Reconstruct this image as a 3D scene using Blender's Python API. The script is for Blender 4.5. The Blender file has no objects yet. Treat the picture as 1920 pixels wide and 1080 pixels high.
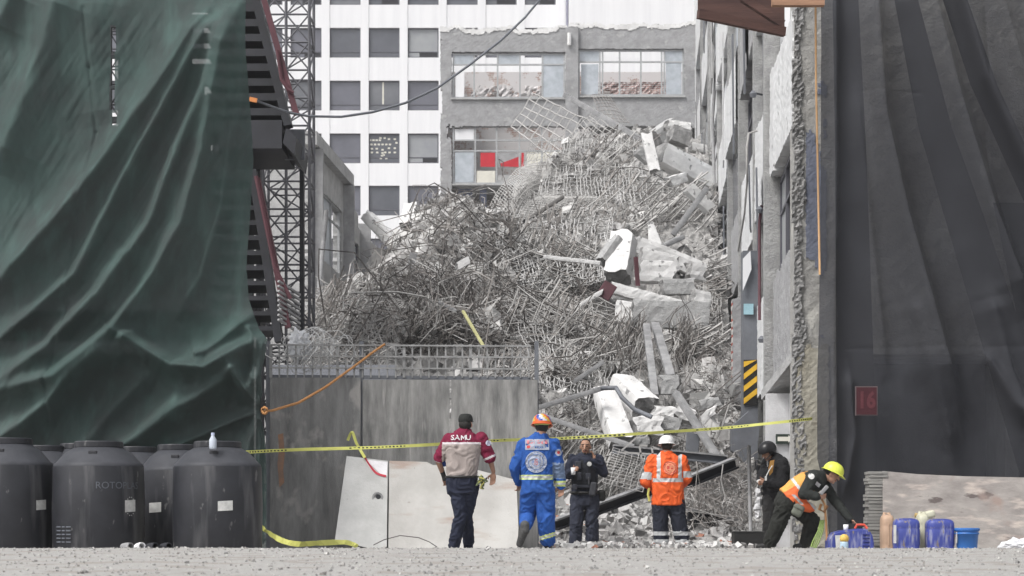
import bpy, bmesh, math, random
import numpy as np
from mathutils import Vector, Matrix, noise
from mathutils.bvhtree import BVHTree
random.seed(7); RNG = np.random.default_rng(7)
SC = bpy.context.scene; COL = SC.collection
# ------------------------------------------------------------------ camera, sky, sun, exposure
F = 3725.0; HC = 0.30; HOR = 990.0            # focal length in photo pixels, eye height, horizon row
cd = bpy.data.cameras.new("Camera"); cam = bpy.data.objects.new("Camera", cd); COL.objects.link(cam); SC.camera = cam
cam.location = (0, 0, HC); cam.rotation_euler = (math.radians(90), 0, 0)
cd.sensor_width = 36; cd.lens = F / 1920 * 36; cd.shift_y = (HOR - 540) / 1920
cd.clip_start = 0.1; cd.clip_end = 2000
cd.dof.use_dof = True; cd.dof.focus_distance = 28.5; cd.dof.aperture_fstop = 4.5
w = bpy.data.worlds.new("World"); SC.world = w; w.use_nodes = True
nt = w.node_tree; bg = nt.nodes["Background"]
sky = nt.nodes.new("ShaderNodeTexSky"); sky.sky_type = 'NISHITA'; sky.sun_disc = False
SUN_EL = math.radians(54); SUN_ROT = math.radians(228)
sky.sun_elevation = SUN_EL; sky.sun_rotation = SUN_ROT
sky.air_density = 1.0; sky.dust_density = 4.0; sky.ozone_density = 1.0
hs = nt.nodes.new("ShaderNodeHueSaturation"); hs.inputs["Saturation"].default_value = 0.16
nt.links.new(sky.outputs[0], hs.inputs["Color"]); nt.links.new(hs.outputs[0], bg.inputs[0]); bg.inputs[1].default_value = 0.13
sd = bpy.data.lights.new("Sun", 'SUN'); sd.energy = 1.5; sd.angle = math.radians(18); sd.color = (1, .975, .94)
so = bpy.data.objects.new("Sun", sd); COL.objects.link(so)
# sun behind the camera's left shoulder, high: matches the sky's sun_rotation
sdir = Vector((math.sin(SUN_ROT) * math.cos(SUN_EL), math.cos(SUN_ROT) * math.cos(SUN_EL), math.sin(SUN_EL)))
so.rotation_euler = sdir.to_track_quat('Z', 'Y').to_euler()
SC.view_settings.view_transform = 'Standard'; SC.view_settings.look = 'None'
SC.view_settings.gamma = 1; SC.view_settings.exposure = 0.66; SC.view_settings.use_curve_mapping = False
SC.cycles.max_bounces = 6; SC.cycles.diffuse_bounces = 3; SC.cycles.transparent_max_bounces = 8

def P(px, py, Y): return Vector(((px - 960) / F * Y, Y, HC + (HOR - py) / F * Y))
def m(px, Y): return px / F * Y               # a length of px photo pixels at distance Y, in metres

# ------------------------------------------------------------------ materials
MATS = {}
def mat(name, c, rough=.85, c2=None, scale=4, bump=.2, bscale=None, metal=0, detail=6, stretch=(1, 1, 1), lo=.35, hi=.65, trans=0, spots=None, spec=.3):
    if name in MATS: return MATS[name]
    M = bpy.data.materials.new(name); M.use_nodes = True; MATS[name] = M
    t = M.node_tree; N = t.nodes; L = t.links; b = N["Principled BSDF"]
    b.inputs["Roughness"].default_value = rough; b.inputs["Metallic"].default_value = metal
    b.inputs["Specular IOR Level"].default_value = spec
    tc = N.new("ShaderNodeTexCoord"); mp = N.new("ShaderNodeMapping"); mp.inputs["Scale"].default_value = stretch
    L.new(tc.outputs["Object"], mp.inputs[0])
    col = None
    if c2 is None: c2 = tuple(x * .8 for x in c)
    nz = N.new("ShaderNodeTexNoise"); nz.inputs["Scale"].default_value = scale; nz.inputs["Detail"].default_value = detail; nz.inputs["Roughness"].default_value = .65
    L.new(mp.outputs[0], nz.inputs["Vector"])
    r = N.new("ShaderNodeValToRGB"); r.color_ramp.elements[0].position = lo; r.color_ramp.elements[1].position = hi
    r.color_ramp.elements[0].color = (*c2, 1); r.color_ramp.elements[1].color = (*c, 1)
    L.new(nz.outputs["Fac"], r.inputs[0]); col = r.outputs[0]
    for sp in (spots or []):                   # (colour, scale, threshold, stretch)
        n2 = N.new("ShaderNodeTexNoise"); n2.inputs["Scale"].default_value = sp[1]; n2.inputs["Detail"].default_value = 5
        m2 = N.new("ShaderNodeMapping"); m2.inputs["Scale"].default_value = sp[3] if len(sp) > 3 else (1, 1, 1); m2.inputs["Location"].default_value = (sp[1] * 3.1, 7, 2)
        L.new(tc.outputs["Object"], m2.inputs[0]); L.new(m2.outputs[0], n2.inputs["Vector"])
        r2 = N.new("ShaderNodeValToRGB"); r2.color_ramp.elements[0].position = sp[2]; r2.color_ramp.elements[1].position = sp[2] + (sp[4] if len(sp) > 4 else .05)
        L.new(n2.outputs["Fac"], r2.inputs[0])
        mx = N.new("ShaderNodeMix"); mx.data_type = 'RGBA'; L.new(r2.outputs[0], mx.inputs["Factor"]); L.new(col, mx.inputs["A"]); mx.inputs["B"].default_value = (*sp[0], 1); col = mx.outputs["Result"]
    L.new(col, b.inputs["Base Color"])
    if bump:
        nb = N.new("ShaderNodeTexNoise"); nb.inputs["Scale"].default_value = bscale or scale * 6; nb.inputs["Detail"].default_value = 6; nb.inputs["Roughness"].default_value = .7
        L.new(mp.outputs[0], nb.inputs["Vector"])
        bp = N.new("ShaderNodeBump"); bp.inputs["Strength"].default_value = bump; bp.inputs["Distance"].default_value = .05
        L.new(nb.outputs["Fac"], bp.inputs["Height"]); L.new(bp.outputs[0], b.inputs["Normal"])
    if trans:
        tr = N.new("ShaderNodeBsdfTransparent"); mxs = N.new("ShaderNodeMixShader"); mxs.inputs[0].default_value = trans
        L.new(b.outputs[0], mxs.inputs[1]); L.new(tr.outputs[0], mxs.inputs[2]); L.new(mxs.outputs[0], N["Material Output"].inputs[0])
    return M
def brickmat(name, c1, c2, mortar, plaster=None, pth=.5, sc=1.0, rotx=True):
    if name in MATS: return MATS[name]
    M = mat(name, c1); t = M.node_tree; N = t.nodes; L = t.links; b = N["Principled BSDF"]
    tc = N.new("ShaderNodeTexCoord"); mp = N.new("ShaderNodeMapping"); L.new(tc.outputs["Object"], mp.inputs[0])
    if rotx: mp.inputs["Rotation"].default_value = (math.radians(90), 0, 0)
    br = N.new("ShaderNodeTexBrick"); br.inputs["Scale"].default_value = sc; br.inputs["Color1"].default_value = (*c1, 1); br.inputs["Color2"].default_value = (*c2, 1); br.inputs["Mortar"].default_value = (*mortar, 1)
    br.inputs["Brick Width"].default_value = .26; br.inputs["Row Height"].default_value = .085; br.inputs["Mortar Size"].default_value = .012
    L.new(mp.outputs[0], br.inputs["Vector"]); col = br.outputs[0]
    if plaster:
        n2 = N.new("ShaderNodeTexNoise"); n2.inputs["Scale"].default_value = 1.1; n2.inputs["Detail"].default_value = 9; n2.inputs["Roughness"].default_value = .75; L.new(tc.outputs["Object"], n2.inputs["Vector"])
        r2 = N.new("ShaderNodeValToRGB"); r2.color_ramp.elements[0].position = pth; r2.color_ramp.elements[1].position = pth + .03; L.new(n2.outputs["Fac"], r2.inputs[0])
        mx = N.new("ShaderNodeMix"); mx.data_type = 'RGBA'; L.new(r2.outputs[0], mx.inputs["Factor"]); L.new(col, mx.inputs["A"]); mx.inputs["B"].default_value = (*plaster, 1); col = mx.outputs["Result"]
    L.new(col, b.inputs["Base Color"]); return M

G = lambda v, t=0: (v * (1 + t * -.02), v, v * (1.03 + t * .03))
white_wall = mat("white_render", (.79, .79, .805), .9, (.71, .71, .73), .9, .05, stretch=(2.2, 2.2, .12), lo=.25, hi=.6)
win_dark = mat("window_glass_dark", (.115, .12, .14), .15, (.085, .09, .105), .6, 0, spec=.6)
win_blind = mat("window_blind_grey", (.33, .34, .35), .4, (.27, .28, .30), .8, 0)
frame_dark = mat("dark_aluminium", (.12, .12, .14), .5, bump=0)
grey_plaster = mat("grey_roughcast", (.38, .38, .39), .95, (.29, .29, .295), 3, .5, 30, spots=[((.42, .42, .42), 2.2, .62)])
pale_frame = mat("pale_window_frame", (.42, .43, .44), .6, bump=0)
pane_pale = mat("pale_dusty_glass", (.55, .59, .64), .35, (.42, .46, .50), 3, 0, trans=.15)
brick_pale = brickmat("plastered_brick", (.34, .20, .17), (.45, .36, .33), (.55, .54, .52), (.62, .60, .60), .44)
brick_red = brickmat("red_brick", (.30, .07, .055), (.38, .13, .10), (.50, .48, .46), (.50, .49, .48), .56)
brick_pink = brickmat("broken_pink_brick", (.40, .24, .22), (.20, .13, .13), (.62, .60, .58), (.58, .56, .56), .58)
red_paint = mat("red_panel_paint", (.55, .035, .05), .6, (.45, .03, .045), 3, .05)
cream = mat("cream_paint", (.70, .68, .60), .7, (.6, .58, .52), 3, .05)
conc_white = mat("chalky_concrete", (.80, .795, .79), .95, (.60, .595, .59), 1.8, .2, 22, spots=[((.26, .26, .26), 5, .63)])
conc_grey = mat("broken_concrete", (.36, .355, .35), .97, (.20, .20, .20), 5, .9, 18)
conc_mid = mat("old_concrete", (.47, .47, .47), .95, (.34, .34, .34), 2.5, .6, 14)
rub_base = mat("crushed_rubble", (.42, .41, .40), 1, (.17, .168, .165), 2.2, 1, 9, detail=12, lo=.42, hi=.6)
rub_chip = mat("rubble_chips", (.52, .51, .505), .97, (.36, .355, .35), 3, .5, 16)
rub_dark = mat("rubble_chips_dark", (.22, .215, .21), .97, (.12, .12, .12), 3, .5, 16)
bar_light = mat("dusty_rebar", (.47, .46, .448), .85, (.33, .322, .315), 3, 0)
bar_mid = mat("grey_rebar", (.31, .29, .275), .85, (.19, .18, .172), 3, 0)
bar_dark = mat("dark_rebar", (.13, .118, .112), .8, (.075, .07, .068), 3, 0)
steel_dark = mat("dark_steel", (.028, .029, .036), .6, (.018, .019, .023), 2, .05, spec=.4)
steel_grey = mat("grey_steel", (.17, .18, .20), .55, (.12, .125, .14), 2, .08)
steel_light = mat("dusty_steel", (.34, .34, .345), .75, (.19, .19, .195), 3, .2)
steel_red = mat("maroon_steel", (.105, .040, .050), .6, (.07, .028, .035), 3, .05)
lattice_m = mat("lattice_steel", (.17, .17, .185), .6, (.10, .10, .112), 3, 0)

# ------------------------------------------------------------------ mesh building
ORG = {}
def tag(o, label=None, cat=None, group=None, kind=None):
    if label: o["label"] = label
    if cat: o["category"] = cat
    if group: o["group"] = group
    if kind: o["kind"] = kind
    return o
def thing(name, loc, label, cat, group=None):
    o = bpy.data.objects.new(name, None); COL.objects.link(o); o.location = loc; o.empty_display_size = .2
    ORG[o.name] = Vector(loc); return tag(o, label, cat, group)
class MB:
    def __init__(s): s.v = []; s.f = []; s.mi = []
    def add(s, vs, fs, mi=0):
        b = len(s.v); s.v.extend([tuple(v) for v in vs]); s.f.extend([tuple(i + b for i in f) for f in fs]); s.mi.extend([mi] * len(fs)); return s
    def box(s, lo, hi, mi=0):
        x0, y0, z0 = lo; x1, y1, z1 = hi
        return s.add([(x0,y0,z0),(x1,y0,z0),(x1,y1,z0),(x0,y1,z0),(x0,y0,z1),(x1,y0,z1),(x1,y1,z1),(x0,y1,z1)],
              [(0,3,2,1),(4,5,6,7),(0,1,5,4),(1,2,6,5),(2,3,7,6),(3,0,4,7)], mi)
    def bar(s, a, b, w, h=None, mi=0, up=(0, 0, 1), roll=0):
        a = Vector(a); b = Vector(b); h = h or w; d = (b - a).normalized(); u = Vector(up)
        if abs(d.dot(u)) > .98: u = Vector((0, 1, 0))
        sx = d.cross(u).normalized(); sz = sx.cross(d).normalized()
        if roll: R = Matrix.Rotation(roll, 3, d); sx = R @ sx; sz = R @ sz
        q = []
        for p in (a, b):
            for i, j in ((-1,-1),(1,-1),(1,1),(-1,1)): q.append(p + sx * w / 2 * i + sz * h / 2 * j)
        return s.add(q, [(0,1,2,3)[::-1],(4,5,6,7),(0,1,5,4),(1,2,6,5),(2,3,7,6),(3,0,4,7)], mi)
    def tube(s, path, r, n=6, mi=0, caps=True):
        path = [Vector(p) for p in path]; k = len(path)
        rs = r if isinstance(r, (list, tuple)) else [r] * k
        vs = []; ref = None
        for i, p in enumerate(path):
            d = (path[min(i + 1, k - 1)] - path[max(i - 1, 0)])
            d = d.normalized() if d.length > 1e-9 else Vector((0, 0, 1))
            if ref is None: ref = Vector((0, 0, 1)) if abs(d.z) < .9 else Vector((1, 0, 0))
            a = d.cross(ref).normalized(); b2 = d.cross(a).normalized(); ref = -b2 if False else ref
            for j in range(n):
                t = 2 * math.pi * j / n; vs.append(p + (a * math.cos(t) + b2 * math.sin(t)) * rs[i])
        fs = [(i*n+j, i*n+(j+1)%n, (i+1)*n+(j+1)%n, (i+1)*n+j) for i in range(k - 1) for j in range(n)]
        if caps: fs += [tuple(range(n)), tuple(range((k-1)*n, k*n))[::-1]]
        return s.add(vs, fs, mi)
    def lathe(s, c, prof, n=24, mi=0, axis=None, mats=None):
        c = Vector(c); R = Vector((0,0,1)).rotation_difference(Vector(axis)).to_matrix() if axis is not None else Matrix.Identity(3)
        vs = []; k = len(prof)
        for (r, z) in prof:
            for j in range(n):
                t = 2*math.pi*j/n; vs.append(c + R @ Vector((r*math.cos(t), r*math.sin(t), z)))
        for i in range(k - 1):
            pass
        fs = [(i*n+j, i*n+(j+1)%n, (i+1)*n+(j+1)%n, (i+1)*n+j) for i in range(k-1) for j in range(n)]
        if prof[0][0] > 1e-6: fs.append(tuple(range(n))[::-1])
        if prof[-1][0] > 1e-6: fs.append(tuple(range((k-1)*n, k*n)))
        return s.add(vs, fs, mi)
    def ell(s, c, ax, n=12, mi=0):
        # ax: three vectors (semi-axes)
        c = Vector(c); A, B, C = [Vector(a) for a in ax]; vs = []; rows = n // 2 + 1
        for i in range(rows + 1):
            th = math.pi * i / rows
            for j in range(n):
                ph = 2*math.pi*j/n; vs.append(c + A*math.sin(th)*math.cos(ph) + B*math.sin(th)*math.sin(ph) + C*math.cos(th))
        fs = [(i*n+j, (i+1)*n+j, (i+1)*n+(j+1)%n, i*n+(j+1)%n) for i in range(rows) for j in range(n)]
        return s.add(vs, fs, mi)
    def rbox(s, c, size, bev=.02, seg=2, rot=None, mi=0):
        bm = bmesh.new(); bmesh.ops.create_cube(bm, size=1)
        for v in bm.verts: v.co = Vector((v.co.x*size[0], v.co.y*size[1], v.co.z*size[2]))
        bmesh.ops.bevel(bm, geom=bm.edges[:], offset=bev, segments=seg, affect='EDGES', profile=.5)
        R = rot or Matrix.Identity(3)
        vs = [Vector(c) + R @ v.co for v in bm.verts]; bm.verts.index_update()
        fs = [[v.index for v in f.verts] for f in bm.faces]; bm.free(); return s.add(vs, fs, mi)
    def prism(s, pts, off, mi=0):
        # polygon extruded by vector off
        n = len(pts); off = Vector(off); a = [Vector(p) for p in pts]; b = [p + off for p in a]
        return s.add(a + b, [tuple(range(n))[::-1], tuple(range(n, 2*n))] + [(i, (i+1)%n, n+(i+1)%n, n+i) for i in range(n)], mi)
    def build(s, name, mats, parent=None, smooth=False, fixn=False):
        if not isinstance(mats, (list, tuple)): mats = [mats]
        V = np.array(s.v, dtype=np.float64)
        if parent is not None: o0 = np.array(ORG[parent.name])
        else: o0 = (V.min(0) + V.max(0)) / 2; o0[2] = V[:, 2].min()
        me = bpy.data.meshes.new(name); me.from_pydata((V - o0).tolist(), [], s.f)
        for mm in mats: me.materials.append(mm)
        if len(mats) > 1: me.polygons.foreach_set("material_index", s.mi)
        if smooth: me.polygons.foreach_set("use_smooth", [True] * len(me.polygons))
        if fixn:
            bm = bmesh.new(); bm.from_mesh(me); bmesh.ops.recalc_face_normals(bm, faces=bm.faces[:]); bm.to_mesh(me); bm.free()
        me.update(); o = bpy.data.objects.new(name, me); COL.objects.link(o)
        if parent is not None: o.parent = parent; ORG[o.name] = Vector(o0)
        else: o.location = Vector(o0); ORG[o.name] = Vector(o0)
        return o
def fbm(x, y, z=0, o=4, s=1.0): return noise.fractal(Vector((x*s, y*s, z*s)), .6, 2.1, o)

# vectorised value noise
_T = RNG.random((256, 256))
def vn(x, y, seed=0):
    x = x + seed * 17.3; y = y + seed * 9.1
    xi = np.floor(x).astype(int); yi = np.floor(y).astype(int); fx = x - xi; fy = y - yi
    fx = fx*fx*(3-2*fx); fy = fy*fy*(3-2*fy); g = lambda a, b: _T[a & 255, b & 255]
    return (g(xi,yi)*(1-fx)+g(xi+1,yi)*fx)*(1-fy) + (g(xi,yi+1)*(1-fx)+g(xi+1,yi+1)*fx)*fy - .5
def vfbm(x, y, o=5, seed=0, gain=.55):
    r = 0; a = 1
    for i in range(o): r = r + a*vn(x*2**i, y*2**i, seed+i); a *= gain
    return r

def maskwall(mb, w0, w1, z0, z1, step, solid, mapf, th, mi=0, jit=.3, rough=.01):
    """thick wall built from a grid of cells; solid(W,Z)->bool array; mapf(w,z,d)->point (d = depth into the wall)"""
    nw = max(1, int(round((w1-w0)/step))); nz = max(1, int(round((z1-z0)/step)))
    W = np.linspace(w0, w1, nw+1); Z = np.linspace(z0, z1, nz+1)
    cw, cz = np.meshgrid((W[1:]+W[:-1])/2, (Z[1:]+Z[:-1])/2, indexing='ij'); S = solid(cw, cz)
    jw = (RNG.random((nw+1, nz+1))-.5)*step*jit*2; jz = (RNG.random((nw+1, nz+1))-.5)*step*jit*2
    reg = np.zeros((nw+2, nz+2), bool); reg[1:-1, 1:-1] = S
    # jitter only vertices on a ragged border
    full = reg[:-1,:-1] & reg[1:,:-1] & reg[:-1,1:] & reg[1:,1:]
    idx = {}; vs = []; fs = []
    def V(i, j, k):
        key = (i, j, k)
        if key not in idx:
            idx[key] = len(vs); a = 0 if full[i, j] else 1
            vs.append(mapf(W[i]+jw[i,j]*a, Z[j]+jz[i,j]*a, k*th + (0 if k else (RNG.random()-.5)*rough)))
        return idx[key]
    for i in range(nw):
        for j in range(nz):
            if not S[i, j]: continue
            fs.append((V(i,j,0), V(i+1,j,0), V(i+1,j+1,0), V(i,j+1,0))); fs.append((V(i,j,1), V(i,j+1,1), V(i+1,j+1,1), V(i+1,j,1)))
            if not reg[i, j+1]: fs.append((V(i,j,0), V(i,j+1,0), V(i,j+1,1), V(i,j,1)))
            if not reg[i+2, j+1]: fs.append((V(i+1,j,0), V(i+1,j,1), V(i+1,j+1,1), V(i+1,j+1,0)))
            if not reg[i+1, j]: fs.append((V(i,j,0), V(i,j,1), V(i+1,j,1), V(i+1,j,0)))
            if not reg[i+1, j+2]: fs.append((V(i,j+1,0), V(i+1,j+1,0), V(i+1,j+1,1), V(i,j+1,1)))
    mb.add(vs, fs, mi); return mb

def rag(a, f, amp, seed=0): return np.array(vfbm(a*f, a*0+seed*3.7, 5, seed))*amp*2
# ------------------------------------------------------------------ ground
gm = mat("gravel_ground", (.41, .40, .385), 1, (.29, .282, .272), 22, .4, 70, detail=12, spots=[((.20, .195, .19), 14, .68), ((.30, .28, .26), 2.3, .55)])
def gz(x, y):
    t = np.clip((y-9)/(19.6-9), 0, 1); up = .092*t*t*(3-2*t)
    dn = np.clip((y-20.4)/3.2, 0, 1); z = up*(1-dn*dn*(3-2*dn))
    return z + np.where(y < 26, .006*vfbm(x*.8, y*.4, 3, 2) + .0015*vfbm(x*5, y*5, 3, 5), 0)
xs = np.concatenate([np.linspace(-700, -14, 12), np.linspace(-12, 12, 200), np.linspace(14, 700, 12)])
ys = np.concatenate([np.linspace(-60, 8, 6), np.linspace(9, 26, 190), np.linspace(27, 130, 14), [250, 500, 900]])
X, Yg = np.meshgrid(xs, ys, indexing='ij'); Z = gz(X, Yg); nx, ny = X.shape
g = MB(); g.v = list(zip(X.ravel(), Yg.ravel(), Z.ravel())); g.f = [(i*ny+j, (i+1)*ny+j, (i+1)*ny+j+1, i*ny+j+1) for i in range(nx-1) for j in range(ny-1)]; g.mi = [0]*len(g.f)
tag(g.build("ground", gm, smooth=True), kind="structure")
def rock(mb, c, s, mi=0, flat=1.0):
    c = Vector(c); vs = []; 
    R = Matrix.Rotation(random.random()*6.28, 3, (random.random()-.5, random.random()-.5, random.random()))
    sx, sy, sz = s*random.uniform(.6, 1.2), s*random.uniform(.6, 1.2), s*random.uniform(.45, 1)*flat
    for x, y, z in ((-1,-1,-1),(1,-1,-1),(1,1,-1),(-1,1,-1),(-1,-1,1),(1,-1,1),(1,1,1),(-1,1,1)):
        k = [random.uniform(.55, 1.05) for _ in range(3)]
        vs.append(c + R @ Vector((x*sx*k[0], y*sy*k[1], z*sz*k[2])) * .5)
    mb.add(vs, [(0,3,2,1),(4,5,6,7),(0,1,5,4),(1,2,6,5),(2,3,7,6),(3,0,4,7)], mi)
gr = MB()
for i in range(3600):
    y = random.uniform(11.5, 21.5); x = random.uniform(-.27, .27)*y
    s = random.choice([.007, .009, .012, .014, .02]) * (1.9 if random.random() < .04 else 1)
    rock(gr, (x, y, float(gz(np.array([x]), np.array([y]))[0]) + s*.15), s, random.choice([0, 0, 0, 1, 2]))
for i in range(160):
    y = random.uniform(19.3, 20.6); x = random.uniform(-.27, .27)*y; s = random.uniform(.012, .035)
    rock(gr, (x, y, .090), s, random.choice([0, 0, 1, 2]))
tag(gr.build("gravel", [gm, mat("pebble_dark", (.25, .245, .24), 1), mat("pebble_pale", (.55, .54, .52), 1)]), kind="stuff")

# ------------------------------------------------------------------ the white office block far behind
YW = 120.0
bW = thing("office_building", P(800, 990, YW+6), "tall white office block with a grid of square dark windows behind the ruins", "building")
cols = [(-250+74*k*.99, ) for k in range(0)]
cx = [618 + 73.2*k for k in range(-6, 6)]       # left edges of the window columns
rows = [-47, 52, 151, 250, 348, 447, 546, 645, 744]; ww, wh = 58, 56
wl = MB(); x0 = cx[0]-14
for k in range(len(cx)):                          # piers, a little proud
    xa = cx[k]+ww; xb = (cx[k+1] if k+1 < len(cx) else 1061)
    a = P(xa, 1000, YW); b = P(xb, -300, YW); wl.box((a.x, YW-.03, 0), (b.x, YW+.5, b.z))
    ys_ = [-300] + [v for r_ in [-146]+rows for v in (r_, r_+wh)] + [1000]
    for q in range(0, len(ys_), 2):
        a = P(cx[k], ys_[q+1], YW); b = P(cx[k]+ww, ys_[q], YW); wl.box((a.x+.002, YW, max(a.z, 0)), (b.x-.002, YW+.5, b.z))
a = P(x0-200, 1000, YW); b = P(cx[0], -300, YW); wl.box((a.x, YW-.03, 0), (b.x, YW+.5, b.z))
a = P(x0-200, 1000, YW); b = P(1400, -300, YW); wl.box((a.x, YW+.502, 0), (b.x, YW+14, b.z+.5))
a = P(1066, 1000, YW); b = P(1420, -300, YW); wl.box((a.x, YW-1.5, 0), (b.x, YW+.5, b.z))
wl.build("wall", white_wall, bW)
d_ = MB(); d_.tube([P(1063.5, 800, YW-.2), P(1063.5, -300, YW-.2)], .07, 8); d_.build("drainpipe", mat("lavender_pipe", (.30, .30, .38), .6), bW)
blind = {(764, 52): .9, (764, 250): .9, (690, 52): 0, (618, 151): 0}
for k, x in enumerate(cx):
    for y in [-47, 52, 151, 250, 348, 447]:
        if x < 480 and y > -60 and k > 10: continue
        a = P(x, y+wh, YW); b = P(x+ww, y, YW); zb = a.z
        fr = MB(); t = .07
        fr.box((a.x, YW+.12, a.z), (a.x+t, YW+.2, b.z)); fr.box((b.x-t, YW+.12, a.z), (b.x, YW+.2, b.z))
        fr.box((a.x+t, YW+.12, b.z-t), (b.x-t, YW+.2, b.z)); fr.box((a.x+t, YW+.12, a.z), (b.x-t, YW+.2, a.z+t)); fr.box((a.x+t, YW+.13, a.z+.34), (b.x-t, YW+.19, a.z+.39))
        wv = fr.build("window", frame_dark, bW)
        hasb = abs(x-764) < 2 and y in (52, 250)
        pn = MB(); pn.box((a.x+t, YW+.155, a.z+t), (b.x-t, YW+.165, b.z-t)); pn.build("pane", win_blind if hasb else random.choice([win_dark, win_dark, mat("window_glass_lilac", (.145, .147, .175), .15, (.11, .112, .135), .5, 0, spec=.6), mat("window_glass_grey", (.17, .175, .19), .2, (.10, .105, .12), .4, 0, spec=.6)]), wv)
        lb = MB(); r_ = random.random()
        if r_ < .5 or hasb:
            s0 = random.uniform(.3, .5); lb.box((a.x+(b.x-a.x)*s0, YW+.145, a.z+t), (b.x-t-.02, YW+.153, a.z+.33)); lb.build("vent_flap", mat("near_black", (.03, .03, .035), .5), wv)
        if abs(x-690) < 3 and y == 250:
            nt_ = MB()
            for (qx, qy) in [(694+6*i, 262) for i in range(4)]+[(713, 258), (721, 258), (729, 260), (740, 260), (743, 267)]+[(696+7*i, 270) for i in range(6)]+[(697, 278), (706, 278), (717, 280), (729, 277), (740, 277), (697, 285), (707, 285), (717, 286), (722, 285), (730, 285), (740, 285), (716, 291), (719, 290), (714, 296), (724, 296)]:
                c = P(qx, qy, YW); nt_.box((c.x-.07, YW+.14, c.z-.05), (c.x+.07, YW+.15, c.z+.05))
            nt_.build("paper_notes", cream, wv)
        if abs(x-690) < 3 and y == 151:
            l2 = MB(); c = P(718, 151, YW); l2.box((c.x-.05, YW+.14, a.z+.4), (c.x+.05, YW+.15, b.z-t)); l2.build("light_strip", cream, wv)

# ------------------------------------------------------------------ the grey ruined block across the back of the yard
YG = 88.0
bG = thing("ruined_building", P(1060, 990, YG+3), "grey roughcast ruin with broken top edge, bare window frames and red panels at the back", "building")
pxw = lambda px: P(px, 0, YG).x; pyz = lambda py: P(0, py, YG).z
def solidG(W, Zc):
    px = W/YG*F+960; py = HOR-(Zc-HC)/YG*F
    top = 56 - 8*(px > 1065) + rag(px, .03, 5, 1) - np.where(px > 1240, (px-1240)*.12, 0)
    s = (py > top) & (px > 826 + 5*vfbm(py*.04, py*0, 4, 3)) & (px < 1345)
    s &= ~((px > 848) & (px < 1060) & (py > 98) & (py < 184)); s &= ~((px > 1084) & (px < 1283) & (py > 92) & (py < 179))
    s &= ~((px > 848) & (px < 1330) & (py > 237 + 3*vfbm(px*.06, px*0, 4, 9)) & (py < 700))
    s &= ~((px > 826) & (px < 850) & (py > 236 + 16*vfbm(px*.3, px*0, 3, 4)) & (py < 262 + 14*vfbm(px*.2, px*0, 3, 6)) & (px > 838))
    return s
wg = MB(); maskwall(wg, pxw(820), pxw(1345), 0, pyz(35), .07, solidG, lambda a, z, d: (a, YG+d, z), .35)
wg.build("wall", grey_plaster, bG)
cb = MB()
def capS(W, Zc):
    px = W/YG*F+960; py = HOR-(Zc-HC)/YG*F; top = 56 - 8*(px > 1065) + rag(px, .03, 5, 1) - np.where(px > 1240, (px-1240)*.12, 0)
    return (py > top-4+3*vfbm(px*.1, py*.1, 3, 8)) & (py < top + 4 + 6*vfbm(px*.05, px*0, 4, 5)) & (px > 826) & (px < 1345)
maskwall(cb, pxw(820), pxw(1345), pyz(80), pyz(30), .06, capS, lambda a, z, d: (a, YG-.03+d, z), .41); cb.build("broken_edge", conc_white, bG)
pb = MB(); xa, xb = pxw(1060), pxw(1084); pb.box((xa, YG-.18, 9), (xb, YG-.012, pyz(53))); pb.build("pillar", grey_plaster, bG)
sp = MB(); a = P(1067, 88, YG); b = P(1067, 65, YG); sp.tube([(a.x, YG-.3, a.z), (b.x, YG-.3, b.z)], .09, 8); sp.build("drain_spout", conc_white, bG)
for (xa, xb, ya) in ((845, 1062, 184), (1082, 1285, 180), (848, 1060, 345)):
    s_ = MB(); s_.box((pxw(xa), YG-.1, pyz(ya+3)), (pxw(xb), YG+.30, pyz(ya)-.005)); s_.build("sill", conc_mid, bG)
fl = MB()
for py in (350, 495): fl.box((pxw(830), YG+.36, pyz(py)), (pxw(1400), YG+4, pyz(py)+.25))
fl.box((pxw(830), YG+.36, 0), (pxw(833), YG+4, pyz(66))); fl.box((pxw(1110), YG+.36, pyz(215)), (pxw(1400), YG+4, pyz(215)+.25)); fl.build("floor_slab", conc_mid, bG)
iw = MB(); iw.box((pxw(834), YG+4.01, 8), (pxw(1420), YG+4.25, pyz(96))); iw.build("inner_wall", brick_pale, bG)
iw = MB(); maskwall(iw, pxw(1112), pxw(1262), pyz(182), pyz(120), .12, lambda W, Z_: (vfbm(W*1.2, Z_*1.2, 4, 12) < .42), lambda a, z, d: (a, YG+3.6+d, z), .2, rough=.1); iw.build("broken_brickwork", brick_pink, bG)
iw = MB(); maskwall(iw, pxw(880), pxw(1020), pyz(184), pyz(126), .12, lambda W, Z_: (vfbm(W*1.2, Z_*1.2, 4, 19) < .3), lambda a, z, d: (a, YG+3.7+d, z), .2, rough=.1); iw.build("broken_brickwork", brick_pale, bG)
def gwin(x0, x1, y0, y1, hs_, vs_, panes, label=None):
    f = MB(); d0, d1 = YG+.10, YG+.16
    for x in vs_: f.box((pxw(x)-.035, d0, pyz(y1)), (pxw(x)+.035, d1, pyz(y0)))
    for y in hs_: f.box((pxw(x0), d0+.004, pyz(y)-.035), (pxw(x1), d1+.01, pyz(y)+.035))
    w_ = f.build("window_frame", pale_frame, bG)
    for (a, b, c, d, mm, nm) in panes:
        q = MB(); q.box((pxw(a)+.04, YG+.125, pyz(d)+.03), (pxw(b)-.04, YG+.14, pyz(c)-.03)); q.build(nm, mm, w_)
    return w_
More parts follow.
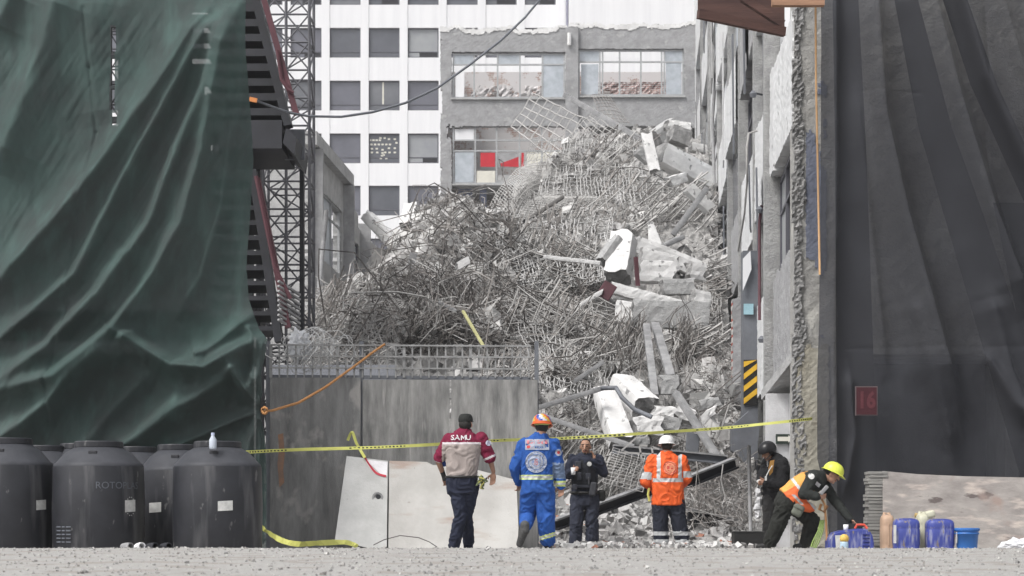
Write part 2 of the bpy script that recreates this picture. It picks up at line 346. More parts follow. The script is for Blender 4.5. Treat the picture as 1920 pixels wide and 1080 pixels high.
gwin(848, 1060, 98, 184, (101, 120, 182), (850, 889, 933, 975, 1017, 1058),
     [(850, 889, 101, 120, pane_pale, "pane"), (1017, 1058, 101, 120, pane_pale, "pane"), (852, 872, 122, 182, white_wall, "board"), (1017, 1058, 120, 182, pane_pale, "pane"), (933, 975, 101, 120, pane_pale, "pane")])
gwin(1084, 1283, 92, 179, (94, 115, 177), (1086, 1125, 1130, 1162, 1202, 1241, 1246, 1281),
     [(1086, 1125, 94, 115, pane_pale, "pane"), (1088, 1124, 118, 177, pane_pale, "pane"), (1247, 1280, 115, 177, pane_pale, "pane"), (1246, 1281, 94, 115, pane_pale, "pane"), (1130, 1162, 104, 114, white_wall, "board"), (1162, 1202, 106, 113, white_wall, "board")])
wv = gwin(848, 1060, 237, 345, (262, 282, 343), (850, 891, 931, 974, 1016),
     [(851, 890, 240, 262, white_wall, "board"), (851, 890, 283, 342, pane_pale, "pane"), (899, 930, 284, 313, red_paint, "red_panel"), (931, 974, 284, 314, grey_plaster, "board"), (976, 984, 284, 314, red_paint, "red_panel"), (986, 1058, 282, 316, cream, "board"), (892, 930, 318, 343, cream, "board"), (931, 974, 326, 343, conc_mid, "board")])
q = MB(); q.prism([P(937, 307, YG+.115), P(972, 294, YG+.115), P(973, 313, YG+.115), P(940, 312, YG+.115)], (0, .015, 0)); q.build("red_panel", red_paint, wv)
q = MB(); q.box((pxw(899), YG+.6, pyz(420)), (pxw(912), YG+.7, pyz(350))); q.box((pxw(855), YG+.6, pyz(420)), (pxw(885), YG+.7, pyz(350))); q.build("curtain", mat("blue_grey_cloth", (.22, .24, .33), .9), wv)

# ------------------------------------------------------------------ low grey wing on the left side of the yard
UL = -10.3; SL = 260/F
bL = thing("side_building", (SL*60+UL, 60, 0), "low grey wing with tall broken windows and sloping top beside the lattice tower", "building")
def mapL(a, z, d): return (SL*a+UL-d, a, z)
def solidL(W, Zc):
    top = 11.9 + .12*rag(W, .7, .5, 2) - np.where(W > 67.3, .55, 0) - np.where(W > 70, .5, 0)
    s = Zc < top
    s &= ~((W > 61.1) & (W < 66.2) & (Zc > 8.7) & (Zc < 10.9)); s &= ~((W > 67.3) & (W < 70.2) & (Zc > 8.9) & (Zc < 10.3)); s &= ~((W > 71) & (W < 75) & (Zc > 8.9) & (Zc < 10.2))
    return s
wl = MB(); maskwall(wl, 60, 78, 0, 12.3, .12, solidL, mapL, .3)
xe = SL*60+UL; wl.box((xe-4, 60.002, 0), (xe-.302, 60.3, 11.7)); wl.box((xe-4, 60.302, 0), (xe-3.7, 78, 11.6)); wl.build("wall", conc_mid, bL)
cp = MB(); cp.add([mapL(59.8, 11.85, -.25), mapL(67.3, 11.85, -.25), mapL(67.3, 12.25, -.25), mapL(59.8, 12.25, -.25), mapL(59.8, 11.85, .55), mapL(67.3, 11.85, .55), mapL(67.3, 12.25, .55), mapL(59.8, 12.25, .55)], [(0,1,2,3),(7,6,5,4),(0,4,5,1),(3,2,6,7),(0,3,7,4),(1,5,6,2)]); cp.build("coping", conc_mid, bL, fixn=True)
cp = MB(); 
for y_ in (60.4, 66.75, 70.6): cp = MB(); cp.bar(mapL(y_, 0, -.12), mapL(y_, 11.8 if y_ < 67 else 11.1, -.12), .45, .3); cp.build("pilaster", grey_plaster, bL)
for (a, b, c, d) in ((61.1, 66.2, 8.7, 10.9), (67.3, 70.2, 8.9, 10.3), (71, 75, 8.9, 10.2)):
    f = MB(); n = max(2, int((b-a)/1.3))
    for i in range(n+1): y = a+(b-a)*i/n; f.bar(mapL(y, c, .1), mapL(y, d, .1), .08, .08)
    f.bar(mapL(a, c, .1), mapL(b, c, .1), .07); f.bar(mapL(a, d-.04, .1), mapL(b, d-.04, .1), .07); f.bar(mapL(a, d-.6, .1), mapL(b, d-.6, .1), .06)
    wv = f.build("window", frame_dark if a > 67 else pale_frame, bL)
    for i in range(n):
        if i == 2: continue
        q = MB(); ya = a+(b-a)*i/n+.05; yb = a+(b-a)*(i+1)/n-.05; q.add([mapL(ya, c, .12), mapL(yb, c, .12), mapL(yb, d, .12), mapL(ya, d, .12), mapL(ya, c, .135), mapL(yb, c, .135), mapL(yb, d, .135), mapL(ya, d, .135)], [(0,1,2,3),(7,6,5,4),(0,4,5,1),(3,2,6,7),(0,3,7,4),(1,5,6,2)]); q.build("pane", white_wall if i % 2 == 0 else pane_pale, wv)
q = MB(); q.tube([P(612, 395, 58), P(600, 520, 57), P(590, 720, 56)], .07, 8); tag(q.build("leaning_pipe", steel_light, smooth=True), "long pale pipe leaning beside the low grey wing's first window", "pipe")

# ------------------------------------------------------------------ right building: yard facade seen edge-on, and front wall behind the black net
UR = 2.12
bR = thing("cracked_building", (SL*29.3+UR, 29.3, 0), "tall peeling concrete building on the right, its yard side full of broken windows", "building")
panel_l = mat("pale_spandrel", (.66, .665, .67), .85, (.54, .545, .55), 1.4, .25, 20, stretch=(1, 1, .4), spots=[((.24, .24, .24), 3, .66)])
pil_m = mat("rough_pilaster", (.44, .44, .435), .95, (.30, .30, .30), 4, .8, 22)
def mapR(y, z, d): return (SL*y+UR+d, y, z)
def rq(mb, y0, y1, z0, z1, d0, d1, mi=0, sk=0):
    vs = [mapR(y0, z0, d0), mapR(y1, z0, d0-sk), mapR(y1, z1, d0-sk), mapR(y0, z1, d0), mapR(y0, z0, d1), mapR(y1, z0, d1), mapR(y1, z1, d1), mapR(y0, z1, d1)]
    mb.add(vs, [(0,3,2,1),(4,5,6,7),(0,1,5,4),(3,7,6,2),(0,4,7,3),(1,2,6,5)], mi)
bays = [29.3, 34, 39, 45, 52, 60, 69, 79, 90]
sp = [(2.75, 4.5), (6.2, 7.95), (9.85, 11.5), (13.4, 15.1), (17.0, 18.7), (20.6, 24.5)]
for k in range(8):
    y0, y1 = bays[k], bays[k+1]
    for j, (a, b) in enumerate(sp):
        q = MB(); pr = random.uniform(-.02, .05) if k < 2 else random.uniform(-.05, .12)
        sk_ = random.uniform(0, .12); sd_ = k*7+j
        if k < 6: maskwall(q, y0+.05, y1-.32, a-.1, b+.1, .07 if k < 4 else .11, lambda W, Z_: (Z_ > a+.03+.10*np.maximum(vfbm(W*1.3, W*0, 4, sd_), -.1)) & (Z_ < b+.10*vfbm(W*1.1, W*0, 4, sd_+3)) & ((W < y1-.38+.2*vfbm(Z_*1.7, Z_*0, 4, sd_+5))), lambda w__, z, d: mapR(w__, z, -pr-sk_*(w__-y0)/(y1-y0)+d), .4, rough=.014)
        else: rq(q, y0+.05+.003*j, y1-.35, a, b, -pr, .45, sk=sk_)
        q.build("spandrel", panel_l if (k+j) % 4 or k > 3 else grey_plaster, bR)
    q = MB(); 
    if k > 0: 
        zt = 25
        wv_ = [mapR(y0, 0, 0)]; rq(q, y0-.3, y0+.04, 0 if k > 1 else 0, zt, -random.uniform(.1, .2), .5); q.build("pilaster", pil_m, bR)
    # windows
    for j in range(5):
        z0 = sp[j][1]; z1 = sp[j+1][0]; f = MB(); n = 3
        for i in range(n+1): y = y0+.1+(y1-y0-.5)*i/n; f.bar(mapR(y, z0, .1), mapR(y, z1, .1), .06, .06)
        f.bar(mapR(y0+.1, z0+.03, .1), mapR(y1-.4, z0+.03, .1), .06); f.bar(mapR(y0+.1, z1-.05, .1), mapR(y1-.4, z1-.05, .1), .06); f.bar(mapR(y0+.1, z1-.6, .1), mapR(y1-.4, z1-.6, .1), .05)
        wv = f.build("window", pale_frame if random.random() < .6 else frame_dark, bR)
        for i in range(n):
            if random.random() < .25: continue
            q = MB(); ya = y0+.1+(y1-y0-.5)*i/n+.04; yb = ya+(y1-y0-.5)/n-.08; dd = .12+random.uniform(-.02, .03); rq(q, ya, yb, z0+.06, z1-.08, dd, dd+.012, sk=random.uniform(-.05, .12)); q.build("pane", random.choice([pane_pale, win_blind, win_dark, white_wall]), wv)
for i in range(34):                          # broken shutters, strips and frames hanging off the facade
    k = random.randrange(1, 8); y0 = random.uniform(bays[k]-.6, bays[k]+2.5) if k else 30; z0 = random.uniform(3, 19); h_ = random.uniform(1.2, 3.4); w_ = random.uniform(.15, .7)*(1+k*.2); o_ = random.uniform(.06, .22)+.02*k; t_ = random.uniform(-.25, .25)
    q = MB(); vs = [mapR(y0, z0, -o_), mapR(y0+w_, z0+random.uniform(-.3, .3), -o_+.03), mapR(y0+w_+t_, z0+h_+random.uniform(-.3, .3), -o_), mapR(y0+t_, z0+h_, -o_-.02)]
    off = Vector((.035, .0, 0)); q.add([Vector(v) for v in vs]+[Vector(v)+off for v in vs], [(0, 3, 2, 1), (4, 5, 6, 7), (0, 1, 5, 4), (1, 2, 6, 5), (2, 3, 7, 6), (3, 0, 4, 7)]); q.build("hanging_strip", random.choice([panel_l, panel_l, steel_light, steel_grey, win_dark, conc_mid]), bR, fixn=True)
for i in range(8):
    k = random.randrange(1, 7); y0 = bays[k]+random.uniform(-1, 2); z0 = random.uniform(8, 20); q = MB(); pts = [Vector(mapR(y0+.15*noise.noise(Vector((t*.9, i*3.1, 0))), z0-t*.5, -.2-.12*noise.noise(Vector((t*.7, i, 5))))) for t in range(random.randrange(5, 12))]
    q.tube(pts, .018, 5, caps=False); q.build("loose_wire", random.choice([bar_light, bar_dark]), bR)
inn = MB(); rq(inn, 29.8, 92, 0, 25, 3.2, 3.4); rq(inn, 91, 91.3, 0, 25, .5, 3.19)
for z in (2.9, 6.5, 10, 13.7, 17.3, 20.9): rq(inn, 29.8, 91, z, z+.25, .46, 3.18)
inn.build("interior", conc_mid, bR)
gw = MB()
for k in range(1, 8): rq(gw, bays[k]+.05, bays[k+1]-.32, 0, 2.6, .1, .4)
gw.build("ground_storey_wall", grey_plaster, bR)
# front wall (faces the street)
yF = 29.3; xF = SL*29.3+UR
front_m = mat("peeling_front_wall", (.42, .41, .39), .95, (.32, .315, .305), 3.5, .8, 16, spots=[((.50, .49, .46), 1.5, .60, (1, 1, .6), .02)])
def solidF(W, Zc):
    return ~((W > xF+1.15) & (W < xF+8) & (Zc < 2.9))
fw = MB(); maskwall(fw, xF, xF+14, 0, 13, .13, solidF, lambda a, z, d: (a, yF+d, z), .45, jit=0, rough=.022); fw.build("front_wall", front_m, bR)
low = MB(); low.box((xF-.03, yF-.02, 0), (xF+.5, yF-.004, m(1034-640, 29.3))); 
maskwall(low, xF+.01, xF+.43, .02, 3.05, .05, lambda W, Z_: Z_ < 2.95+.12*vfbm(W*5, W*0, 3, 3), lambda a, z, d: (a, yF-.03+d, z), .028, rough=.01)
low = MB(); maskwall(low, xF+.01, xF+.50, .02, 3.1, .05, lambda W, Z_: Z_ < 2.95+.12*vfbm(W*5, W*0, 3, 3), lambda a, z, d: (a, yF-.03+d, z), .028, rough=.01)
low.build("lower_plaster", mat("cream_dirty_plaster", (.46, .44, .38), .95, (.30, .28, .23), 2.5, .5, 16), bR)
rib = MB()   # the rough torn edge of the corner
maskwall(rib, xF-.04, xF+.20, 0, 13, .035, lambda W, Z_: (W < xF+.12+.10*vfbm(W*3, Z_*1.4, 5, 7)) & (W > xF-.02+.05*vfbm(W*2, Z_*1.9, 4, 17)), lambda a, z, d: (a, yF-.035+d, z), .033, rough=.055); rib.build("torn_corner", conc_grey, bR)
bl = MB(); maskwall(bl, xF+.17, xF+.47, 3.1, 9.4, .04, lambda W, Z_: (vfbm(W*1.1, Z_*.75, 5, 44) > -.02), lambda a, z, d: (a, yF-.016+d, z), .014, rough=.006); tag(bl.build("blue_paint_flakes", mat("faded_blue_paint", (.19, .205, .26), .9, (.13, .145, .19), 6, .3), bR), kind="stuff")
q = MB(); maskwall(q, xF+1.1, xF+9, 0, 3, .3, lambda W, Z_: W > 0, lambda a, z, d: (a, yF+2.2+d, z), .2, jit=0); q.build("recess_back_wall", mat("recess_shade_dark", (.10, .10, .10), .9), bR)  # shade of the opening is put into the back wall's dark colour
# white return wall with the exit sign
wr = MB(); wr.box((SL*31+1.82, 31.0, 0), (SL*31+2.3, 31.25, 2.4)); wr.box((SL*31+2.16, 30.2, 0), (SL*31+2.3, 30.99, 2.4)); wr.build("white_return_wall", mat("white_wall_paint", (.62, .62, .63), .8, (.5, .5, .51), 3, .2), bR)
ls = MB(); ls.add([mapR(29.6, 2.78, -.02), mapR(31.8, 2.35, -.35), mapR(31.8, 2.5, -.35), mapR(29.6, 2.93, -.02), mapR(29.6, 2.78, .45), mapR(31.8, 2.35, .45), mapR(31.8, 2.5, .45), mapR(29.6, 2.93, .45)], [(0,1,2,3),(7,6,5,4),(0,4,5,1),(3,2,6,7),(0,3,7,4),(1,5,6,2)]); ls.build("door_canopy", conc_mid, bR, fixn=True)
es = thing("exit_sign", P(1471, 823, 30.9), "small dark framed sign with a cream arrow on the white wall beside the door", "sign")
q = MB(); a = P(1455, 832, 30.95); b = P(1488, 814, 30.95); q.box((a.x, 30.93, a.z), (b.x, 30.99, b.z)); q.build("board", mat("sign_green_black", (.03, .045, .035), .5), es)
q = MB(); q.prism([P(x, y, 30.925) for x, y in ((1458, 819), (1478, 819), (1478, 816), (1485, 823), (1478, 830), (1478, 827), (1458, 827))], (0, -.006, 0)); q.build("arrow", cream, es, fixn=True)
# hazard-striped column
hc = thing("column_casing", P(1406, 785, 38), "grey steel column casing with a yellow and black hazard board", "column")
q = MB(); a = P(1393, 775, 38); b = P(1421, 470, 38); q.box((a.x, 38, 0), (b.x, 38.35, b.z)); q.build("casing", steel_grey, hc)
a = P(1394, 760, 38); b = P(1419, 675, 38); q = MB(); q.box((a.x, 37.96, a.z), (b.x, 37.99, b.z)); bd = q.build("hazard_board", mat("sign_black", (.02, .02, .02), .5), hc)
q = MB(); wv_ = b.x-a.x
for i in range(4):
    z = a.z + .02 + i*.235
    pts = [(a.x, 37.955, z), (b.x, 37.955, z+.2), (b.x, 37.955, z+.31), (a.x, 37.955, z+.11)]
    q.prism([(p[0], p[1], min(p[2], b.z)) for p in pts], (0, -.006, 0))
q.build("yellow_stripe", mat("sign_yellow", (.75, .45, .04), .5), bd, fixn=True)
q = MB(); a = P(1394, 590, 38); b = P(1412, 570, 38); q.box((a.x, 37.95, a.z), (b.x, 37.98, b.z)); q.build("cyan_label", mat("sign_cyan", (.35, .55, .62), .5), hc)
q = MB(); q.prism([P(x, y, 37.9) for x, y in ((1393, 545), (1393, 485), (1407, 470), (1409, 505))], (0, .03, 0)); q.build("white_flap", white_wall, hc, fixn=True)
q = MB(); a = P(1375, 800, 42); b = P(1391, 560, 42); q.box((a.x, 42, 0), (b.x, 42.4, b.z)); bc = thing("brick_column", (a.x, 42.2, 0), "narrow broken column showing red brick left of the hazard board", "column"); q.build("shaft", brick_red, bc)
q = MB(); maskwall(q, a.x-.02, b.x+.02, 0, b.z, .06, lambda W, Z_: (Z_ > 2.9) | (Z_ < 1.9) | (vfbm(W*3, Z_*3, 3, 5) > .1), lambda x, z, d: (x, 41.95+d, z), .04); q.build("render_coat", grey_plaster, bc)
# bent duct below the casing
q = MB(); pts = [(1372, 800), (1405, 770), (1425, 795), (1420, 840), (1398, 870), (1372, 845)]
q.prism([P(x, y, 37) for x, y in pts], (0, .3, 0)); dc = q.build("crumpled_duct", steel_grey, fixn=True); tag(dc, "crumpled grey sheet metal duct low beside the brick column", "duct")
for (path, r, mm, lab, cat, nm) in [
    ([P(1428, 385, 35.5), P(1424, 420, 35.5), P(1424, 600, 35.5)], .028, steel_red, "thin dark red pipe running down the peeling building's side", "pipe", "red_pipe"),
    ([P(1436, 50, 36), P(1434, 300, 36), P(1436, 560, 36), P(1438, 900, 36)], .035, steel_light, "pale drainpipe down the whole height of the peeling building's side", "pipe", "drainpipe"),
    ([P(1420, 245, 37), P(1404, 250, 37), P(1400, 280, 37), P(1401, 340, 37), P(1396, 400, 38), P(1384, 470, 40)], .02, bar_light, "loose pale cable curling down the facade above the red pipe", "cable", "loose_cable"),
    ([P(1348, 60, 60), P(1336, 220, 60), P(1340, 380, 60)], .05, steel_light, "far thin pipe on the upper facade near the fallen octagonal beam", "pipe", "thin_pipe")]:
    q = MB(); q.tube(path, r, 8); tag(q.build(nm, mm, smooth=True), lab, cat)
for i, (x, y, lab) in enumerate([(1420, 178, "small blue-grey lamp bracket high on the peeling facade"), (1432, 395, "black bracket lamp at the top of the thin red pipe"), (1436, 638, "black cable bracket on the facade below the red pipe")]):
    b_ = thing("bracket_lamp", P(x, y, 35.4), lab, "bracket lamp")
    q = MB(); q.bar(P(x+10, y, 35.4), P(x-8, y-4, 35.4), .03); q.build("arm", steel_dark, b_)
    q = MB(); q.lathe(P(x-8, y-2, 35.4), [(.02, .06), (.07, 0), (.05, -.06)], 10); q.build("lamp_head", steel_grey, b_)
# timber canopy top right
tb = thing("timber_canopy", P(1390, 30, 27.5), "brown timber hoist deck jutting out at the top beside the peeling corner", "canopy")
wood_b = mat("brown_timber", (.105, .055, .045), .8, (.055, .03, .027), 2, .3, 20, stretch=(.3, 1, 3)); wood_t = mat("tan_timber", (.38, .22, .14), .8, (.26, .15, .10), 2, .3, 20, stretch=(.3, 1, 3))
q = MB(); pts = [P(1309, 0, 27.7), P(1309, 22, 27.7), P(1471, 50, 27.7), P(1471, -60, 27.7), P(1309, -60, 27.7)]; q.prism(pts, (0, .06, 0)); q.build("deck_board", wood_b, tb, fixn=True)
q = MB(); q.bar(P(1309, 26, 26.8), P(1471, 60, 27.2), .09, .12); q.build("edge_beam", wood_b, tb)
q = MB(); q.bar(P(1392, -4, 27.3), P(1468, 46, 27.3), .12, .10); q.build("brace", wood_b, tb)
q = MB(); q.bar(P(1447, 4, 26.9), P(1545, 4, 26.9), .12, .11); q.build("cross_beam", wood_t, tb)
q = MB(); q.tube([P(1529, -20, 28.0), P(1530, 150, 28.0), P(1534, 350, 28.0), P(1537, 515, 28.0)], .016, 6); tag(q.build("hanging_rope", mat("tan_rope", (.55, .34, .18), .9, bump=.4, bscale=90), smooth=True), "straight tan rope hanging along the black net's left edge", "rope")

# ------------------------------------------------------------------ rubble terrain
CP = []
def cp(Y, *pts):
    for px, py in pts:
        q = P(px, py, Y); CP.append((q.x-SL*q.y, Y, max(q.z, 0)))
cp(31.5, (900, 1060), (1100, 1060), (1250, 1060), (1400, 1060)); cp(33, (1020, 1005), (1150, 1012), (1300, 1010), (1400, 1005))
cp(35, (1020, 900), (1200, 915), (1380, 930)); cp(40, (1050, 760), (1200, 770), (1350, 800), (1420, 820)); cp(46, (1000, 650), (1150, 640), (1300, 650), (1370, 660))
cp(54, (1000, 500), (1150, 490), (1320, 500)); cp(62, (950, 455), (1100, 395), (1320, 390)); cp(70, (910, 440), (1050, 320), (1200, 310), (1330, 305))
cp(78, (880, 460), (1000, 360), (1080, 280), (1200, 270), (1330, 270)); cp(86, (850, 560), (1000, 480), (1100, 350), (1300, 300))
cp(30, (500, 1060), (700, 1060), (950, 1060)); cp(33, (560, 800), (700, 790), (900, 790)); cp(37, (520, 690), (600, 680), (750, 665), (950, 690)); cp(42, (520, 690), (620, 650), (750, 630), (900, 630), (1000, 660))
cp(46, (560, 640), (650, 545), (730, 520), (800, 500), (950, 530)); cp(46, (600, 665)); cp(43, (600, 670)); cp(48, (595, 670), (632, 625)); cp(52, (595, 670), (628, 625)); cp(50, (560, 690), (610, 640), (655, 490), (705, 440), (765, 368), (860, 372), (930, 430)); cp(55, (560, 700), (600, 690), (635, 600), (665, 500), (760, 405), (850, 405), (930, 455)); cp(63, (650, 600), (760, 560), (850, 520)); cp(74, (700, 650), (800, 620), (850, 520))
CPa = np.array(CP)
def Hbase(u, y):
    w_ = np.exp(-((u[..., None]-CPa[:, 0])**2/(2*.95**2) + (y[..., None]-CPa[:, 1])**2/(2*2.4**2))) + 1e-7/(1+(u[..., None]-CPa[:, 0])**2+(y[..., None]-CPa[:, 1])**2)
    return (w_*CPa[:, 2]).sum(-1)/w_.sum(-1)
HU = np.arange(UL+.05, UR-.02, .13); HY = np.arange(30.6, 88, .16)
GU, GY = np.meshgrid(HU, HY, indexing='ij'); HZ = Hbase(GU, GY)
ft_ = np.clip((GY-30.8)/1.6, 0, 1); el_ = np.clip(((GU+SL*GY)/GY*F+960-500)/55, 0, 1); ft_ = np.minimum(ft_, np.where(GY < 56, el_, 1)); HZ = HZ*ft_*ft_*(3-2*ft_)-.03*(ft_ < 1)
amp = np.clip((HZ-.05)/1.5, .0, 1)
HZ = HZ + amp*(.75*vfbm(GU*.8, GY*.5, 3, 11) + .50*vfbm(GU*2.0, GY*1.4, 4, 21, .7)); HZ = np.maximum(HZ, -.05)
def Hat(u, y):
    i = np.clip((u-HU[0])/.13, 0, len(HU)-1.001); j = np.clip((y-HY[0])/.16, 0, len(HY)-1.001)
    a = i.astype(int); b = j.astype(int); fa = i-a; fb = j-b
    return (HZ[a, b]*(1-fa)+HZ[a+1, b]*fa)*(1-fb)+(HZ[a, b+1]*(1-fa)+HZ[a+1, b+1]*fa)*fb
def surf(px, py):
    """first point of the rubble seen through photo pixels px,py (arrays)"""
    px = np.atleast_1d(np.asarray(px, float)); py = np.atleast_1d(np.asarray(py, float)); Yh = np.full(px.shape, np.nan)
    for Y in np.arange(31, 87.5, .2):
        x = (px-960)/F*Y; z = HC+(HOR-py)/F*Y; u = x-SL*Y
        hit = np.isnan(Yh) & (z <= Hat(u, np.full(px.shape, Y))) & (u > UL) & (u < UR); Yh[hit] = Y
    return Yh
def S(px, py, dY=0, fall=60):
    y = surf(px, py)[0]; y = fall if np.isnan(y) else y; return P(px, py, y+dY)
hm = MB(); nu, ny = GU.shape; hm.v = list(zip((GU+SL*GY).ravel(), GY.ravel(), HZ.ravel())); hm.f = [(i*ny+j, (i+1)*ny+j, (i+1)*ny+j+1, i*ny+j+1) for i in range(nu-1) for j in range(ny-1)]; hm.mi = [0]*len(hm.f)
tag(hm.build("rubble_mound", rub_base), kind="stuff")
EXC = [(1120, 430, 1330, 640), (1200, 228, 1340, 352), (1110, 700, 1300, 840), (680, 398, 746, 466), (1000, 720, 1180, 770), (1205, 600, 1265, 745), (975, 362, 1060, 420)]
def skip(a, b): return any(x0 < a < x1 and y0 < b < y1 for x0, y0, x1, y1 in EXC) and random.random() < .96
def rocks(n, reg, smin, smax, mb, mis=(0, 0, 1)):
    px = RNG.uniform(reg[0], reg[2], n); py = RNG.uniform(reg[1], reg[3], n); Yh = surf(px, py)
    for a, b, y in zip(px, py, Yh):
        if np.isnan(y): continue
        s = smin*(smax/smin)**(random.random()**2.2)
        if s > .15 and skip(a, b): continue
        c = P(a, b, y); c.z += s*.15; rock(mb, c, s, random.choice(mis))
rk = MB()
rocks(7000, (590, 330, 1400, 1010), .05, .32, rk); rocks(5200, (645, 345, 960, 640), .12, .62, rk, (0, 0, 0, 1, 2)); rocks(2600, (960, 250, 1340, 760), .08, .42, rk, (0, 0, 2)); rocks(2600, (1000, 930, 1420, 1030), .03, .16, rk, (0,)*12+(1,)*4+(2,)*8+(3,)); rocks(250, (1150, 700, 1380, 860), .2, .7, rk, (0, 0, 2))
rocks(700, (1080, 200, 1340, 330), .1, .4, rk)
for i in range(1500):                          # spill of fine rubble on the yard floor
    px = random.uniform(1000, 1420); Y = random.uniform(29.5, 33); s = random.uniform(.03, .13); c = P(px, 990, Y); c.z = s*.25; rock(rk, c, s, random.choice([0]*10+[1]*4+[2]*9+[3]))
tag(rk.build("rubble", [rub_chip, rub_dark, mat("pale_chips", (.62, .61, .60), .95, (.5, .5, .49)), mat("brick_chips", (.42, .20, .14), .95, (.3, .15, .11))]), kind="stuff")
# ------------------------------------------------------------------ tangled rebar and joists on the heap
def rods(mb, n, reg, lmin, lmax, r0, r1, mis, lift=.25, bend=.5, dirb=None, spread=1.0):
    px = RNG.uniform(reg[0], reg[2], n); py = RNG.uniform(reg[1], reg[3], n); Yh = surf(px, py)
    for a, b, y in zip(px, py, Yh):
        if np.isnan(y) or skip(a, b): continue
        c = P(a, b, y); L_ = random.uniform(lmin, lmax)
        if dirb is not None: d = Vector((dirb[0]+random.gauss(0, .3)*spread, random.gauss(0, .6), dirb[1]+random.gauss(0, .3)*spread))
        else: d = Vector((random.gauss(0, 1), random.gauss(0, .8), random.gauss(0, .8)))
        d.normalize(); c += Vector((0, -random.random()*lift, random.random()*lift)); k = Vector((random.gauss(0, 1), random.gauss(0, 1), random.gauss(0, 1)))*bend*L_*.25
        p0 = c-d*L_/2; p3 = c+d*L_/2; pts = []
        ns = 4 if L_*bend > .4 else 2
        for i in range(ns+1):
            t = i/ns; pts.append(p0.lerp(p3, t)+k*math.sin(math.pi*t)+Vector((random.gauss(0, 1), random.gauss(0, 1), random.gauss(0, 1)))*.03*L_*bend)
        mb.tube(pts, random.uniform(r0, r1), 3, random.choice(mis), caps=False)
tg = MB()
rods(tg, 3300, (652, 365, 960, 660), .15, .8, .006, .014, (0, 1, 1, 2, 2), .3, 1.7)
rods(tg, 5200, (900, 260, 1350, 760), .12, .55, .008, .016, (0, 0, 0, 1, 1, 2), .2, .6)
rods(tg, 2600, (1020, 620, 1380, 900), .15, .7, .006, .012, (0, 0, 1, 2), .25, .7)
rods(tg, 1000, (1270, 890, 1400, 1000), .2, .8, .005, .009, (0, 1, 1), .35, 1.8)
rods(tg, 1300, (590, 560, 720, 710), .25, .8, .006, .012, (0, 0, 1), .4, .4)
rods(tg, 900, (1150, 640, 1300, 760), .4, 1.1, .007, .012, (0, 1, 1, 2), .6, .5, dirb=(.15, 1))
rods(tg, 500, (700, 560, 900, 650), .4, 1.2, .008, .014, (0, 1, 2, 2), .6, 1.3)
rods(tg, 900, (1040, 840, 1220, 940), .2, .8, .006, .011, (0, 0, 1), .4, .3, dirb=(.5, .8))
rods(tg, 60, (660, 380, 960, 640), 1.0, 2.2, .010, .018, (0, 1, 2), .5, 1.6)
rods(tg, 60, (900, 330, 1350, 900), 1.0, 2.4, .012, .02, (0, 1, 2), .5, .7)
mats3 = [bar_light, bar_mid, bar_dark]
tag(tg.build("tangled_rebar", mats3), kind="stuff")
def joist(mb, c, d, side, L_, w, r, mi, pitch=.25):
    """flat ladder joist with zigzag web"""
    n = max(3, int(L_/pitch)); a = c-d*L_/2
    A = [a+d*L_*i/n for i in range(n+1)]; B = [p+side*w for p in A]
    sag = Vector((0, 0, -1))*random.uniform(0, .06)*L_
    f = lambda i: sag*math.sin(math.pi*i/n)
    A = [p+f(i) for i, p in enumerate(A)]; B = [p+f(i) for i, p in enumerate(B)]
    mb.tube(A[::max(1, n//3)] if n % max(1, n//3) == 0 else A, r*1.5, 3, mi, caps=False); mb.tube(B, r*1.5, 3, mi, caps=False)
    for i in range(n):
        mb.tube([A[i] if i % 2 else B[i], B[i+1] if i % 2 else A[i+1]], r, 3, mi, caps=False)
def joists(mb, n, reg, ang, L0, L1, w0, w1, r, mis=(0, 0, 0, 1)):
    px = RNG.uniform(reg[0], reg[2], n); py = RNG.uniform(reg[1], reg[3], n); Yh = surf(px, py)
    for a, b, y in zip(px, py, Yh):
        if np.isnan(y) or skip(a, b): continue
        t = math.radians(ang+random.gauss(0, 9)); d = Vector((math.cos(t), random.uniform(-.3, .6), math.sin(t))).normalized()
        s = d.cross(Vector((0, 1, 0))).normalized()*.8+Vector((random.gauss(0, .3), random.gauss(0, .4), random.gauss(0, .3)))
        joist(mb, P(a, b, y-.25)+Vector((0, 0, random.random()*.3)), d, s.normalized(), random.uniform(L0, L1), random.uniform(w0, w1), r, random.choice(mis))
jg = MB()
joists(jg, 18, (1040, 270, 1230, 400), 48, 1.2, 3.0, .2, .4, .014, (0, 1))
joists(jg, 34, (1170, 360, 1330, 480), 42, .7, 1.5, .25, .4, .02, (0,))
joists(jg, 60, (900, 470, 1130, 640), -28, .8, 1.8, .2, .34, .013, (0, 1))
joists(jg, 60, (900, 470, 1130, 640), 60, .6, 1.4, .2, .34, .013, (0, 1))
joists(jg, 50, (1230, 480, 1360, 720), 25, .5, 1.3, .2, .3, .013, (0, 0, 1))
joists(jg, 60, (950, 540, 1180, 760), 55, .6, 1.6, .16, .3, .010, (0, 1))
joists(jg, 34, (600, 580, 700, 680), 62, 1.0, 2.0, .2, .34, .012, (0, 0, 1))
joists(jg, 40, (1040, 840, 1220, 930), 50, .6, 1.5, .15, .25, .008)
joists(jg, 60, (930, 400, 1180, 480), 75, .4, 1.0, .2, .34, .013, (0, 1))
tag(jg.build("fallen_joists", mats3), kind="stuff")

